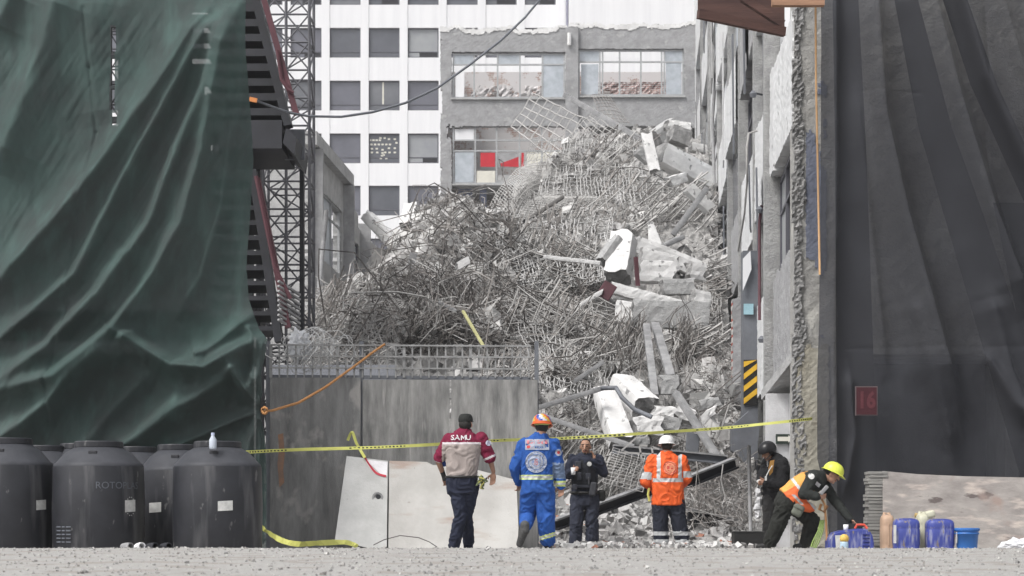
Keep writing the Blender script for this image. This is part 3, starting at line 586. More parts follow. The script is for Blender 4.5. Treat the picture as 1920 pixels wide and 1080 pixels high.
# ------------------------------------------------------------------ single pieces of wreckage
def chunk(name, label, cat, a, b, w, h, body=conc_white, end=conc_grey, amp=.03, endamp=.06, roll=0, group=None, taper=1, mid=0):
    a = Vector(a); b = Vector(b); L_ = (b-a).length; d = (b-a)/L_; u = Vector((0, 0, 1))
    if abs(d.z) > .95: u = Vector((0, 1, 0))
    sx = d.cross(u).normalized(); sz = sx.cross(d)
    R = Matrix.Rotation(roll, 3, d); sx = R @ sx; sz = R @ sz
    c = max(.05, min(w, h)/4); nl = max(4, int(L_/c)); nw = max(3, int(w/c)); nh = max(3, int(h/c)); sd_ = random.random()*50
    idx = {}; mb = MB(); vs = []
    def V(i, j, k):
        if (i, j, k) in idx: return idx[i, j, k]
        t = i/nl; x = (j/nw-.5)*w; z = (k/nh-.5)*h; q = 1+(taper-1)*t
        # chamfer the corners
        ex = abs(x)/(w/2); ez = abs(z)/(h/2)
        if ex > .99 and ez > .99: x *= .93; z *= .93
        p = d*(t*L_)+sx*x*q+sz*z*q; 
        p += d*(noise.noise(Vector((x*6+sd_, z*6, 3+7*(t > .5))))*endamp*2*max(0, 1-min(t, 1-t)*L_/.25))
        nv = Vector((noise.noise(p*5+Vector((sd_, 0, 0))), noise.noise(p*5+Vector((0, sd_, 0))), noise.noise(p*5+Vector((0, 0, sd_)))))
        nf = Vector((noise.noise(p*14+Vector((sd_, 0, 0))), noise.noise(p*14+Vector((0, sd_, 0))), noise.noise(p*14+Vector((0, 0, sd_)))))
        p = p+nv*amp*.38+nf*amp*.2+sz*mid*math.sin(math.pi*t)
        idx[i, j, k] = len(vs); vs.append(a+p); return idx[i, j, k]
    fs = []; mi = []
    for i in range(nl):
        for j in range(nw):
            fs += [(V(i,j,0), V(i,j+1,0), V(i+1,j+1,0), V(i+1,j,0)), (V(i,j,nh), V(i+1,j,nh), V(i+1,j+1,nh), V(i,j+1,nh))]; mi += [0, 0]
        for k in range(nh):
            fs += [(V(i,0,k), V(i+1,0,k), V(i+1,0,k+1), V(i,0,k+1)), (V(i,nw,k), V(i,nw,k+1), V(i+1,nw,k+1), V(i+1,nw,k))]; mi += [0, 0]
    for j in range(nw):
        for k in range(nh):
            fs += [(V(0,j,k), V(0,j,k+1), V(0,j+1,k+1), V(0,j+1,k)), (V(nl,j,k), V(nl,j+1,k), V(nl,j+1,k+1), V(nl,j,k+1))]; mi += [1, 1]
    mb.v = [tuple(v) for v in vs]; mb.f = fs; mb.mi = mi
    o = mb.build(name, [body, end], fixn=True); tag(o, label, cat, group); return o
def CH(name, label, cat, p0, p1, wpx, hpx, dY0=-.6, dY1=-.6, Y=None, **k):
    y0 = Y or surf((p0[0]+p1[0])/2, (p0[1]+p1[1])/2)[0]
    if np.isnan(y0): y0 = 72
    y0 -= 1.2+max(0, min(1, (y0-38)/10))*2.1
    if 44 < y0 < 62 and p0[0] > 1100: wpx *= 1.18; hpx *= 1.18
    a = P(p0[0], p0[1], y0+dY0); b = P(p1[0], p1[1], y0+dY1); return chunk(name, label, cat, a, b, m(wpx, y0), m(hpx, y0), **k)
C_ = "concrete_beam"; B_ = "concrete_block"; K = "concrete beam"; KB = "concrete block"
CH(C_, "thick chalky white octagonal beam poking out below two grey boulders at the top of the heap", K, (1236, 288), (1330, 338), 42, 40, -1.2, -.3)
CH(B_, "grey squarish boulder of concrete at the very top right of the heap", KB, (1228, 262), (1262, 238), 34, 34, -1, -.6, body=conc_mid, amp=.08)
CH(B_, "darker rounded concrete boulder right of the squarish one at the heap's top", KB, (1256, 250), (1290, 262), 30, 32, -.6, -.4, body=conc_grey, amp=.1)
CH(B_, "pale flat boulder capping the darker boulder at the heap's top", KB, (1250, 235), (1290, 240), 28, 18, -.2, 0, amp=.08)
CH(C_, "short white stump hanging down left of the octagonal beam", K, (1212, 252), (1228, 322), 20, 16, -1.3, -1.5)
CH("steel_angle", "long dusty steel angle sloping from the grey ruin down to the heap's top", "steel bar", (1058, 178), (1208, 264), 7, 10, 2, -1.0, body=steel_light, end=steel_light, amp=.004, endamp=0)
CH("timber_plank", "dark weathered plank lying on the pale wire mat in the heap's upper middle", "plank", (983, 416), (1055, 370), 26, 7, -.6, -.4, body=mat("dark_plank", (.16, .155, .15), .9), end=steel_dark, amp=.006, endamp=.02)
CH(B_, "egg-shaped white lump under the octagonal beam", KB, (1252, 342), (1284, 332), 16, 18, -1, -.6, amp=.07)
CH(C_, "thick white column stub standing in the middle group of broken beams", K, (1158, 520), (1170, 446), 38, 36, -1.0, -.4, amp=.06)
CH(C_, "grey-white sloping piece leaning on the left of the column stub", K, (1132, 492), (1162, 450), 26, 24, -.4, -.2, body=conc_mid, amp=.05)
CH(C_, "long white beam sloping right behind the column stub", K, (1188, 458), (1308, 506), 30, 28, -.4, -.2, amp=.05)
CH(B_, "white block wedged under the long sloping beam, beside the maroon strip", KB, (1196, 510), (1262, 512), 38, 34, -1, -.9, amp=.07)
CH(B_, "grey-white block above the right end of the big slab", KB, (1240, 540), (1298, 538), 30, 24, -1, -.9, body=conc_mid, amp=.06)
CH(C_, "thin jagged white beam lying across the top of the big slab", K, (1146, 540), (1312, 584), 20, 18, -1.3, -1.2, amp=.05)
CH(B_, "small grey block between the thin jagged beam and the big slab", KB, (1150, 556), (1196, 558), 26, 22, -.8, -.8, body=conc_mid, amp=.05)
CH("concrete_slab", "largest thick grey slab balanced on two leaning props", "concrete slab", (1186, 590), (1326, 594), 46, 44, -1.6, -1.5, body=conc_mid, amp=.06)
CH(B_, "rounded white block touching the left end of the big slab", KB, (1156, 584), (1192, 590), 36, 34, -1.5, -1.6, amp=.07)
CH("maroon_plate", "small square maroon plate left of the middle beams", "plate", (1130, 558), (1146, 532), 22, 4, -1.6, -1.6, body=steel_red, end=steel_red, amp=.004, endamp=0, roll=1.4)
CH("maroon_strip", "narrow upright maroon strip beside the wedged white block", "strip", (1196, 536), (1192, 482), 7, 4, -1.9, -1.9, body=steel_red, end=steel_red, amp=.004, endamp=0)
CH("concrete_shard", "tall pointed white slab standing up above the middle beams", "shard", (1230, 466), (1220, 418), 24, 8, -.7, -.6, amp=.02, taper=.35)
CH("concrete_shard", "tilted grey sheet right of the pointed white slab", "shard", (1242, 462), (1276, 446), 24, 8, -.4, -.2, body=steel_light, end=steel_light, amp=.01)
CH("steel_channel", "long dusty channel leaning up to the octagonal beam's lower end", "steel bar", (1262, 440), (1326, 352), 12, 9, -.7, -.7, body=steel_light, end=steel_light, amp=.005, endamp=.02)
CH("leaning_prop", "left and more upright of the two props under the big slab", "prop", (1228, 745), (1212, 612), 14, 12, -2.2, .8, body=steel_light, end=conc_grey, amp=.012)
CH("leaning_prop", "right prop under the big slab, slanting down to the right", "prop", (1258, 708), (1228, 608), 16, 12, -2.2, .6, body=steel_light, end=conc_grey, amp=.012)
CH(C_, "smooth white column lying steeply behind the yellow tape in the lower middle", K, (1166, 832), (1132, 736), 46, 36, -1.4, -.2, amp=.02, taper=.85)
CH(B_, "large white block with a grey broken end at the foot of the props", KB, (1164, 722), (1210, 764), 46, 42, -.6, -1.4, amp=.05)
CH(B_, "smaller cube right of the props' feet", KB, (1236, 722), (1272, 722), 34, 36, -1.0, -1.0, body=conc_mid, amp=.06)
CH(C_, "thin bent steel section rising left of the smooth white column, long lower part", K, (1010, 764), (1130, 728), 13, 9, -1.2, -1.2, body=steel_light, end=steel_dark, amp=.006, endamp=.01)
q = MB(); q.tube([P(1128, 728, 36.2), P(1155, 727, 36.0), P(1166, 745, 35.8), P(1190, 768, 35.7), P(1222, 782, 35.6)], .042, 8); tag(q.build("bent_pipe", steel_grey, smooth=True), "dark pipe bent over the top of the smooth white column", "pipe")
CH("steel_channel", "long grey channel running from the hoarding's corner down behind the tape", "steel bar", (1012, 778), (1190, 838), 14, 9, -.9, -1.4, body=steel_light, end=steel_dark, amp=.006, endamp=.01)
for i, (x0, y0, x1, y1, w_, lab) in enumerate([(1186, 800, 1240, 800, 44, "low grey boulder right of the smooth white column"), (1240, 790, 1272, 800, 36, "middle boulder of the row above the white helmet"), (1268, 765, 1300, 785, 34, "rough boulder right of the small cube"),
        (1310, 760, 1352, 752, 22, "flat white lump near the right wall above the tape"), (1226, 772, 1262, 776, 30, "grey boulder just below the small cube"), (1186, 830, 1216, 824, 22, "little white boulder touching the yellow tape"), (1300, 800, 1340, 770, 18, "slanted grey lump leaning up towards the right wall")]):
    CH("concrete_lump", lab, KB, (x0, y0), (x1, y1), w_, w_*.8, -.8, -.8, body=conc_mid if i % 2 else conc_white, amp=.1)
CH("steel_channel", "grey channel slanting down right from the small cube", "steel bar", (1268, 738), (1352, 868), 14, 10, -1.2, -2.2, body=steel_light, end=steel_dark, amp=.006)
CH("steel_plate", "upright grey plate standing just right of the white helmet", "plate", (1296, 862), (1300, 812), 24, 8, -1.2, -1.2, body=steel_grey, end=steel_grey, amp=.006, endamp=.01)
CH("concrete_shard", "small torn pale sheet hanging right of the horizontal girder", "shard", (1352, 848), (1368, 884), 18, 6, -1, -1, amp=.03, taper=.3)
def ibeam(name, label, a, b, w, h, mm=steel_dark, top=steel_light, group=None):
    q = MB(); a = Vector(a); b = Vector(b); d = (b-a).normalized(); up = Vector((0, 0, 1)); s = d.cross(up).normalized(); uz = s.cross(d).normalized(); t = .03
    q.bar(a+uz*(h/2-t/2), b+uz*(h/2-t/2), w, t, 1); q.bar(a-uz*(h/2-t/2), b-uz*(h/2-t/2), w, t, 0); q.bar(a, b, t, h-2*t-.004, 0)
    return tag(q.build(name, [mm, top], fixn=True), label, "steel beam", group)
ibeam("steel_beam", "dark fallen I-beam sloping up from behind the policeman to the orange jacket", P(1040, 984, 31.5), P(1222, 916, 33.0), .16, .18)
ibeam("steel_beam", "dark fallen I-beam right of the orange jacket, rising to the right wall", P(1285, 905, 33.0), P(1378, 868, 33.6), .16, .19)
ibeam("steel_beam", "flat grey girder lying level behind the white helmet", P(1150, 842, 34.2), P(1362, 862, 34.4), .25, .16, steel_grey)
ibeam("steel_beam", "half-buried dark beam below the rusty wire at the right", P(1290, 965, 32.4), P(1375, 985, 32.8), .2, .2)
CH(C_, "white beam leaning out of the left heap under the office windows", K, (688, 404), (742, 462), 24, 20, -1.0, -1.6, amp=.05)
CH(C_, "upright pale lump near the top of the left heap", K, (762, 425), (772, 388), 26, 22, -.6, 0, amp=.07)
CH(B_, "small bright block on the right slope of the left heap", KB, (858, 500), (880, 488), 16, 14, -.6, -.6, amp=.05)
CH("steel_plate", "narrow grey flat piece standing on the left heap's middle", "plate", (768, 508), (776, 474), 14, 6, -.8, -.8, body=steel_light, end=steel_light, amp=.006, endamp=.01)
CH("steel_plate", "grey flat plate sticking out over the dark hollow of the left heap", "plate", (822, 566), (856, 584), 12, 6, -1.5, -1.5, body=steel_light, end=steel_light, amp=.006, endamp=.01)
CH("pale_batten", "yellowish batten slanting down above the steel grid", "batten", (868, 583), (906, 648), 5, 4, -2, -2.5, body=mat("yellow_batten", (.60, .58, .30), .8), end=cream, amp=.004, endamp=0)
CH("concrete_shard", "white strip on the slope joining the two heaps", "shard", (1020, 482), (1128, 494), 10, 8, -.6, -.6, amp=.03)
CH("concrete_shard", "pale strip hanging on the slope left of the maroon plate", "shard", (1062, 588), (1128, 548), 12, 8, -.8, -.8, amp=.03)
CH("dark_rod", "dark bent bar crossing the left side of the slope above the steel grid", "steel bar", (908, 412), (958, 462), 5, 5, -.8, -.8, body=bar_dark, end=bar_dark, amp=.01, endamp=0, mid=.3)
CH("steel_channel", "short dark bar hanging at the slope's middle", "steel bar", (1080, 520), (1096, 556), 6, 5, -.8, -.8, body=bar_dark, end=bar_dark, amp=.01, endamp=0)
CH("timber_plank", "pale plank slanting up from the hoarding's top corner", "plank", (1076, 716), (1132, 678), 9, 8, -1, -1, body=steel_light, end=steel_light, amp=.01)
CH(C_, "white beam end lying flat just above the thin jagged beam", K, (1200, 478), (1268, 496), 26, 24, -.8, -.6, amp=.04)
CH(B_, "pale cube at the right end of the long sloping beam", KB, (1290, 508), (1316, 512), 30, 28, -.7, -.6, amp=.05)
CH(B_, "pale angular block right of the thin jagged beam's end", KB, (1296, 556), (1328, 562), 24, 22, -1.0, -.9, amp=.05)
CH(C_, "short white beam slanting under the octagonal beam towards the right wall", K, (1290, 352), (1330, 392), 20, 18, -.4, -.2, amp=.04)
CH(B_, "pale flat block at the heap's top right against the facade", KB, (1294, 276), (1334, 284), 26, 16, -.6, -.4, amp=.05)
CH(B_, "grey-white block left of the darker boulder near the steel angle's end", KB, (1196, 282), (1216, 300), 20, 20, -.6, -.5, amp=.06, body=conc_mid)
CH(B_, "pale block lying on the ground rubble right of the orange jacket", KB, (1306, 968), (1340, 972), 30, 26, .9, .9, amp=.04)
CH(B_, "pale rounded block on the ground rubble just beside the orange-jacketed legs", KB, (1290, 990), (1312, 978), 24, 24, .9, .9, amp=.05)
# wire mats
def wmat(name, label, c4, nu_, nv_, r, mm, bulge=0, bow=0):
    q = MB(); A, B, C, D = [Vector(v) for v in c4]
    def pt(u, v):
        p = A.lerp(B, u).lerp(D.lerp(C, u), v); return p+Vector((0, -bulge*math.sin(math.pi*u)*math.sin(math.pi*v)+.15*noise.noise(p*.7), bow*math.sin(math.pi*u)+.12*noise.noise(p*.9+Vector((9, 0, 0)))))
    for i in range(nu_+1): q.tube([pt(i/nu_, t/10) for t in range(11)], r, 4)
    for j in range(nv_+1): q.tube([pt(t/10, j/nv_)+Vector((0, -r, 0)) for t in range(11)], r, 4)
    return tag(q.build(name, mm), label, "wire mat")
wmat("wire_mat", "open pale diamond mat of bars hanging before the grey ruin's wall", [P(958, 238, 78), P(1000, 176, 80), P(1135, 240, 77), P(1080, 330, 74)], 5, 10, .026, MATS.get('pale_mesh_wire', bar_light), .3)
wmat("wire_mat", "second pale mat of bars below the steel angle", [P(1060, 262, 76), P(1110, 212, 78), P(1215, 290, 73), P(1150, 390, 70)], 9, 13, .015, bar_light, .3)
wmat("wire_mat", "dark thin mat of bars under the steel angle at the grey ruin's sill", [P(1110, 180, 82), P(1140, 180, 82), P(1180, 230, 80), P(1130, 225, 80)], 6, 8, .013, bar_mid, .2)
wmat("wire_mat", "broad fine-meshed pale mat curving down at the left edge of the slope", [P(908, 402, 66), P(1010, 306, 70), P(1050, 352, 68), P(945, 445, 64)], 40, 9, .014, bar_light, 1.0, .5)
wmat("wire_mat", "fine-meshed grey mat lying in the slope's upper middle", [P(940, 440, 62), P(1040, 350, 66), P(1170, 380, 65), P(1100, 470, 60)], 34, 20, .012, bar_light, .8, .2)
wmat("wire_mat", "upright wire mat behind the steel grid at the foot of the left heap", [P(640, 700, 39), P(645, 560, 41), P(770, 600, 41), P(760, 705, 39)], 9, 10, .014, bar_light, .2)
wmat("wire_mat", "buckled mat of bars leaning between the policeman and the orange jacket", [P(1130, 905, 32.6), P(1150, 835, 33.6), P(1222, 850, 33.6), P(1205, 930, 32.6)], 12, 6, .006, bar_light, .3)
def smat(label, quad, n1, n2, r, mm, off=.6, jit=.06):
    A, B, C, D = quad; U, V = np.meshgrid(np.linspace(0, 1, n1+1), np.linspace(0, 1, n2+1), indexing='ij')
    X_ = (A[0]*(1-U)+B[0]*U)*(1-V)+(D[0]*(1-U)+C[0]*U)*V; Y_ = (A[1]*(1-U)+B[1]*U)*(1-V)+(D[1]*(1-U)+C[1]*U)*V
    X_ = X_+14*vfbm(U*2, V*2, 2, 51); Y_ = Y_+14*vfbm(U*2, V*2, 2, 57)
    Yh = surf(X_.ravel(), Y_.ravel()).reshape(X_.shape); mx_ = np.nanmax(Yh); Yh = np.where(np.isnan(Yh), mx_, Yh)
    for _ in range(24):
        p_ = np.pad(Yh, 1, mode='edge'); Yh = (p_[:-2, 1:-1]+p_[2:, 1:-1]+p_[1:-1, :-2]+p_[1:-1, 2:]+2*Yh)/6
    Yh = Yh-off; q = MB(); pt = [[P(X_[i, j], Y_[i, j], Yh[i, j])+Vector((random.gauss(0, 1), random.gauss(0, 1), random.gauss(0, 1)))*jit*.3 for j in range(n2+1)] for i in range(n1+1)]
    for i in range(n1+1):
        for a in range(0, n2, 6):
            if random.random() < .78: q.tube(pt[i][a:min(a+7, n2+1)], r*random.uniform(.7, 1.2), 3, 0, caps=False)
    for j in range(n2+1):
        for a in range(0, n1, 6):
            if random.random() < .78: q.tube([pt[i][j] for i in range(a, min(a+7, n1+1))], r*random.uniform(.7, 1.2), 3, 0, caps=False)
    return tag(q.build("wire_mat", mm), label, "wire mat")
smat("wide sagging sheet of fine grey mesh covering the upper slope left of the boulders", [(1000, 262), (1200, 262), (1215, 400), (930, 440)], 40, 26, .013, mat('pale_mesh_wire', (.46, .455, .45), .85, bump=0), 1.2)
smat("sagging fine mesh sheet across the middle of the slope above the white column stub's tip", [(930, 440), (1150, 400), (1130, 520), (960, 560)], 34, 22, .017, MATS['pale_mesh_wire'], 1.1)
smat("crumpled mesh sheet on the slope left of the two props", [(960, 590), (1190, 640), (1140, 770), (1010, 720)], 30, 20, .012, MATS['pale_mesh_wire'], .7)
smat("crumpled mesh sheet at the heap's right edge beside the big slab", [(1300, 480), (1350, 520), (1350, 740), (1290, 720)], 12, 34, .012, bar_light, .5)
smat("buckled mesh sheet on the low debris at the side wing's foot", [(590, 610), (700, 560), (760, 660), (600, 700)], 22, 16, .012, MATS['pale_mesh_wire'], .5)
# white bracket bars standing by the orange man
q = MB()
for pts in ([(1158, 848), (1232, 852)], [(1199, 836), (1203, 862)], [(1199, 835), (1214, 836)], [(1222, 838), (1226, 866)], [(1222, 838), (1236, 842)], [(1165, 845), (1196, 818)]):
    q.bar(P(*pts[0], 33.2), P(*pts[1], 33.2), .03)
tag(q.build("bracket_bars", bar_light), "thin pale bars with short brackets left of the white helmet", "bars")

# ------------------------------------------------------------------ lattice tower and steel stair on the left
def lattice(name, label, x0, x1, Y0, dep, ztop, cell, r, mm, mid=True):
    t = thing(name, ((x0+x1)/2, Y0+dep/2, 0), label, "lattice tower"); cs = [(x0, Y0), (x1, Y0), (x1, Y0+dep), (x0, Y0+dep)]; xm = (x0+x1)/2
    for (x, y) in cs+([(xm, Y0)] if mid else []):
        q = MB(); q.tube([(x, y, 0), (x, y, ztop)], r*1.5, 6); q.build("post", mm, t)
    n = int(ztop/cell); br = MB()
    for i in range(n+1):
        z = i*cell; rg = MB()
        for k in range(4): a, b = cs[k], cs[(k+1) % 4]; rg.tube([(*a, z), (*b, z)], r, 5)
        rg.build("ring", mm, t)
    for i in range(n):
        z = i*cell; z2 = z+cell
        if mid:
            for k, (xa, xb) in enumerate(((x0, xm), (xm, x1))):
                br.tube([(xa, Y0, z), (xb, Y0+.002, z2)], r*.8, 5); br.tube([(xa, Y0, z2), (xb, Y0-.002, z)], r*.8, 5)
            br.tube([(x0+.25*(x1-x0), Y0, z+cell*.5), (x0+.75*(x1-x0), Y0, z+cell*.5)], r*.7, 4)
        for (a, b) in ((cs[1], cs[2]), (cs[0], cs[3]), (cs[3], cs[2])):
            br.tube([(*a, z if i % 2 else z2), (*b, z2 if i % 2 else z)], r*.8, 5)
        
    br.build("bracing", mm, t); return t
lattice("lattice_tower", "slender dark steel lattice tower standing between the green net and the office block", P(493, 0, 40).x, P(580, 0, 40).x, 40, .9, 12.5, .56, .022, lattice_m)
lattice("lattice_tower", "thin lattice mast showing through a gap in the green net", P(203, 0, 39.4).x, P(224, 0, 39.4).x, 39.4, .25, 12, .35, .018, lattice_m, False)
st = thing("steel_stair", (P(505, 0, 36).x, 36.4, 0), "dark steel stair with maroon stringers beside the green net's edge", "stair")
q = MB(); q.bar(P(470, -40, 35.5), P(541, 238, 35.5), .14, .34, up=(0, 1, 0)); q.bar(P(474, 320, 35.5), P(524, 642, 35.5), .14, .30, up=(0, 1, 0)); q.build("stringer", steel_dark, st)
q = MB(); q.bar(P(484, -40, 35.2), P(556, 215, 35.2), .10, .15, up=(0, 1, 0)); q.tube([P(520, 95, 35.1), P(528, 150, 35.1), P(540, 168, 35.1), P(550, 174, 35.1)], .035, 6)
q.bar(P(483, 335, 35.2), P(541, 615, 35.2), .10, .16, up=(0, 1, 0)); q.tube([P(480, 330, 35.1), P(515, 500, 35.1), P(545, 560, 35.1)], .04, 6); q.build("maroon_rail", steel_red, st)
for i in range(9):
    y = 20+i*27.5; q = MB(); xr = 470+(y+40)*.255-3; a = P(395, y, 36); b = P(xr, y, 36); q.box((a.x, 35.55, a.z-.13), (b.x, 37.1, a.z)); q.build("tread", steel_dark, st)
q = MB(); a = P(420, 292, 36); b = P(537, 240, 36); q.box((a.x, 35.3, a.z), (b.x, 37.4, b.z)); q.prism([P(537, 240, 35.3), P(556, 256, 35.3), P(552, 290, 35.3), P(530, 268, 35.3)], (0, 2, 0)); q.build("landing", steel_dark, st, fixn=True)
q = MB(); q.box((P(530, 0, 36).x, 36.3, P(0, 293, 36).z), (P(568, 0, 36).x, 36.4, P(0, 236, 36).z)); q.build("plate", steel_grey, st)
for i in range(11):
    y = 335+i*28; q = MB(); xr = 474+(y-320)*.155; a = P(400, y, 36); b = P(xr, y, 36); q.box((a.x, 35.65, a.z-.08), (b.x, 36.9, a.z)); q.build("tread", steel_dark, st)
for i in range(9):
    y = 545+i*9; q = MB(); q.bar(P(522, y-18, 35.0), P(562, y+8, 35.4), .05, .035); q.build("bracket", steel_light, st)
q = MB(); q.box((P(545, 0, 36).x, 37.5, 0), (P(553, 0, 36).x, 37.7, P(0, 240, 36).z)); q.box((P(460, 0, 36).x, 37.5, 0), (P(468, 0, 36).x, 37.7, 9.8)); q.build("post", steel_dark, st)
# dark steel frame of floors behind the green net
fb = thing("clad_structure", (-9, 37, 0), "dark steel frame of beams and decks half seen through the green net", "frame")
for (x0, x1, y) in ((-200, 460, 640), (-200, 460, 560)):
    q = MB(); a = P(x0, y, 36); b = P(x1, y, 36); q.box((a.x, 36, a.z-.22), (b.x, 39, a.z)); q.build("deck", steel_dark, fb)
dk = MB()
xa, xb = P(-220, 0, 38.5).x, P(475, 0, 38.5).x
def clad(W, Z_):
    px = W/38.5*F+960; py = HOR-(Z_-HC)/38.5*F
    s = np.ones(px.shape, bool)
    s &= ~((px > 206) & (px < 225) & (py > 50) & (py < 238) & ~((np.abs((py-50) % 60-55) < 4)))
    s &= ~((px > 360) & (px < 475) & ((np.abs(py-24) < 5) | (np.abs(py-54) < 6) | (np.abs(py-86) < 6) | (np.abs(py-115) < 7)))
    s &= ~((px > 396) & (px < 425) & (py > 270) & (py < 285)); s &= ~((px > 380) & (px < 405) & (py > 160) & (py < 178))
    return s
maskwall(dk, xa, xb, 0, P(0, -60, 38.5).z, .06, clad, lambda a, z, d: (a, 38.5+d, z), .1, jit=0); dk.build("cladding", mat("dark_cladding", (.035, .04, .042), .9), fb)

# ------------------------------------------------------------------ hoarding with steel grid
YH = 28.0
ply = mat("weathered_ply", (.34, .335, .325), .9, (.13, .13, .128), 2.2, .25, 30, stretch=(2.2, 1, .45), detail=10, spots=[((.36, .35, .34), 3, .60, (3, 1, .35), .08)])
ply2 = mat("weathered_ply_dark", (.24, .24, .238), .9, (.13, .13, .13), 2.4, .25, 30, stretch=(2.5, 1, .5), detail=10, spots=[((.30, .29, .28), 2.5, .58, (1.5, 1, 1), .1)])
hd = thing("hoarding", P(755, 1030, YH), "weathered grey plywood hoarding topped by a low steel grid", "hoarding")
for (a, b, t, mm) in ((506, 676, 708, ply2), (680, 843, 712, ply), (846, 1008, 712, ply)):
    q = MB(); p0 = P(a, 1034, YH); p1 = P(b, t, YH); q.box((p0.x, YH, -.02), (p1.x, YH+.03, p1.z)); q.build("board", mm, hd)
q = MB(); a = P(520, 912, YH); b = P(533, 812, YH); q.prism([P(521, 815, YH-.004), P(531, 812, YH-.004), P(534, 850, YH-.004), P(531, 880, YH-.004), P(533, 905, YH-.004), P(524, 914, YH-.004), P(520, 870, YH-.004), P(523, 840, YH-.004)], (0, .002, 0)); q.build("rust_stain", mat("rust_stain", (.30, .17, .11), .9, (.2, .14, .11), 9, .1), hd, fixn=True)
q = MB(); 
for x in (503, 678, 1006): q.bar(P(x, 1034, YH+.08), P(x, 640, YH+.08), .06, .06)
q.bar(P(505, 706, YH+.08), P(995, 710, YH+.08), .05, .05); q.build("post", steel_grey, hd)
gd = MB(); 
for i, x in enumerate(np.arange(508, 998, 15.6)): gd.bar(P(x, 708, YH+.045), P(x, 646, YH+.045), .022 if i % 8 else .04, .02)
for y in (647, 668, 690): gd.bar(P(505, y-.5, YH+.022), P(996, y+2, YH+.022), .02, .022, up=(0, 0, 1))
gd.build("steel_grid", mat("grid_steel", (.33, .33, .33), .7, (.2, .2, .2), 3, 0), hd)
q = MB(); a = P(500, 712, 31); b = P(742, 684, 31); q.box((a.x, 31, a.z), (b.x, 31.3, b.z)); tag(q.build("steel_beam", mat("bluish_steel", (.27, .28, .31), .7)), "bluish grey beam lying level behind the steel grid", "steel beam")
# crumpled white wire and plastic on the grid
q = MB()
for i in range(46):
    c = P(random.gauss(590, 24), random.gauss(662, 12), YH+.1+random.random()*.5); R_ = random.uniform(.06, .3); n_ = Vector((random.gauss(0, 1), random.gauss(0, 1), random.gauss(0, 1))).normalized(); e = n_.orthogonal().normalized(); f_ = n_.cross(e)
    q.tube([c+(e*math.cos(t*.7)+f_*math.sin(t*.7)*.8)*R_+n_*.01*t for t in range(10)], .006, 3, 0, caps=False)
tag(q.build("wire_coil", mat("white_wire", (.62, .62, .62), .6, bump=0)), "tangled coil of white wire caught on the steel grid", "wire")
def crumple(name, label, cat, c, ax, mm, seed=0, amp=.35, fr=3):
    q = MB(); c = Vector(c); n = 26; rows_ = 16
    for i in range(rows_+1):
        th = math.pi*i/rows_
        for j in range(n):
            ph = 2*math.pi*j/n; v = Vector((math.sin(th)*math.cos(ph), math.sin(th)*math.sin(ph), math.cos(th)))
            k = 1+amp*noise.turbulence(v*fr+Vector((seed, 0, 0)), 4, True)-amp*.5; q.v.append(tuple(c+Vector((v.x*ax[0], v.y*ax[1], v.z*ax[2]))*k))
    q.f = [(i*n+j, (i+1)*n+j, (i+1)*n+(j+1) % n, i*n+(j+1) % n) for i in range(rows_) for j in range(n)]; q.mi = [0]*len(q.f)
    return tag(q.build(name, mm), label, cat)
crumple("plastic_sheet", "crumpled white plastic bunched on the grid's left end", "plastic sheet", P(562, 650, YH+.3), (.16, .1, .22), mat("white_plastic_film", (.66, .67, .70), .4), 3, .7, 2.5)
# leaning pale board
lb = thing("leaning_board", P(800, 1025, 27.2), "large pale dirty sheet with a round hole leaning against the hoarding", "board")
lbm = mat("pale_dirty_sheet", (.50, .49, .47), .85, (.39, .378, .36), 1.6, .2, 25, spots=[((.36, .29, .25), 1.6, .60, (.6, 1, 2.4), .12), ((.30, .28, .26), 9, .70)])
lbm2 = mat("pale_metal_sheet", (.50, .50, .49), .6, (.39, .39, .38), 2, .15, 25, spots=[((.25, .25, .25), 8, .72)])
def lean(px, py, off=0): return P(px, py, 27.0-off+(1040-py)/180*.75)
q = MB(); q.prism([lean(x, y) for x, y in ((728, 1036), (730, 864), (800, 866), (812, 872), (860, 872), (968, 900), (972, 990), (970, 1038))], (0, .03, 0)); q.build("board_panel", lbm, lb, fixn=True)
q = MB(); q.prism([lean(x, y) for x, y in ((628, 1012), (650, 855), (727, 864), (725, 1040), (700, 1030))], (0, .03, 0)); q.build("metal_panel", lbm2, lb, fixn=True)
q = MB(); c = lean(708, 933, .005); nrm = Vector((0, -1, .15)).normalized(); q.lathe(c, [(.078, .0), (.075, .012), (.05, .006), (.05, 0)], 20, axis=nrm); q.build("round_flange", steel_light, lb)
q = MB(); q.lathe(c+nrm*.008+Vector((.01, 0, .01)), [(.033, 0), (.03, .004)], 14, axis=nrm); q.build("dark_hole", steel_dark, lb)
q = MB(); q.prism([lean(x, y, .006) for x, y in ((686, 862), (727, 866), (725, 893), (718, 893))], (0, .003, 0)); q.build("white_patch", mat("white_patch", (.74, .73, .75), .6), lb, fixn=True)
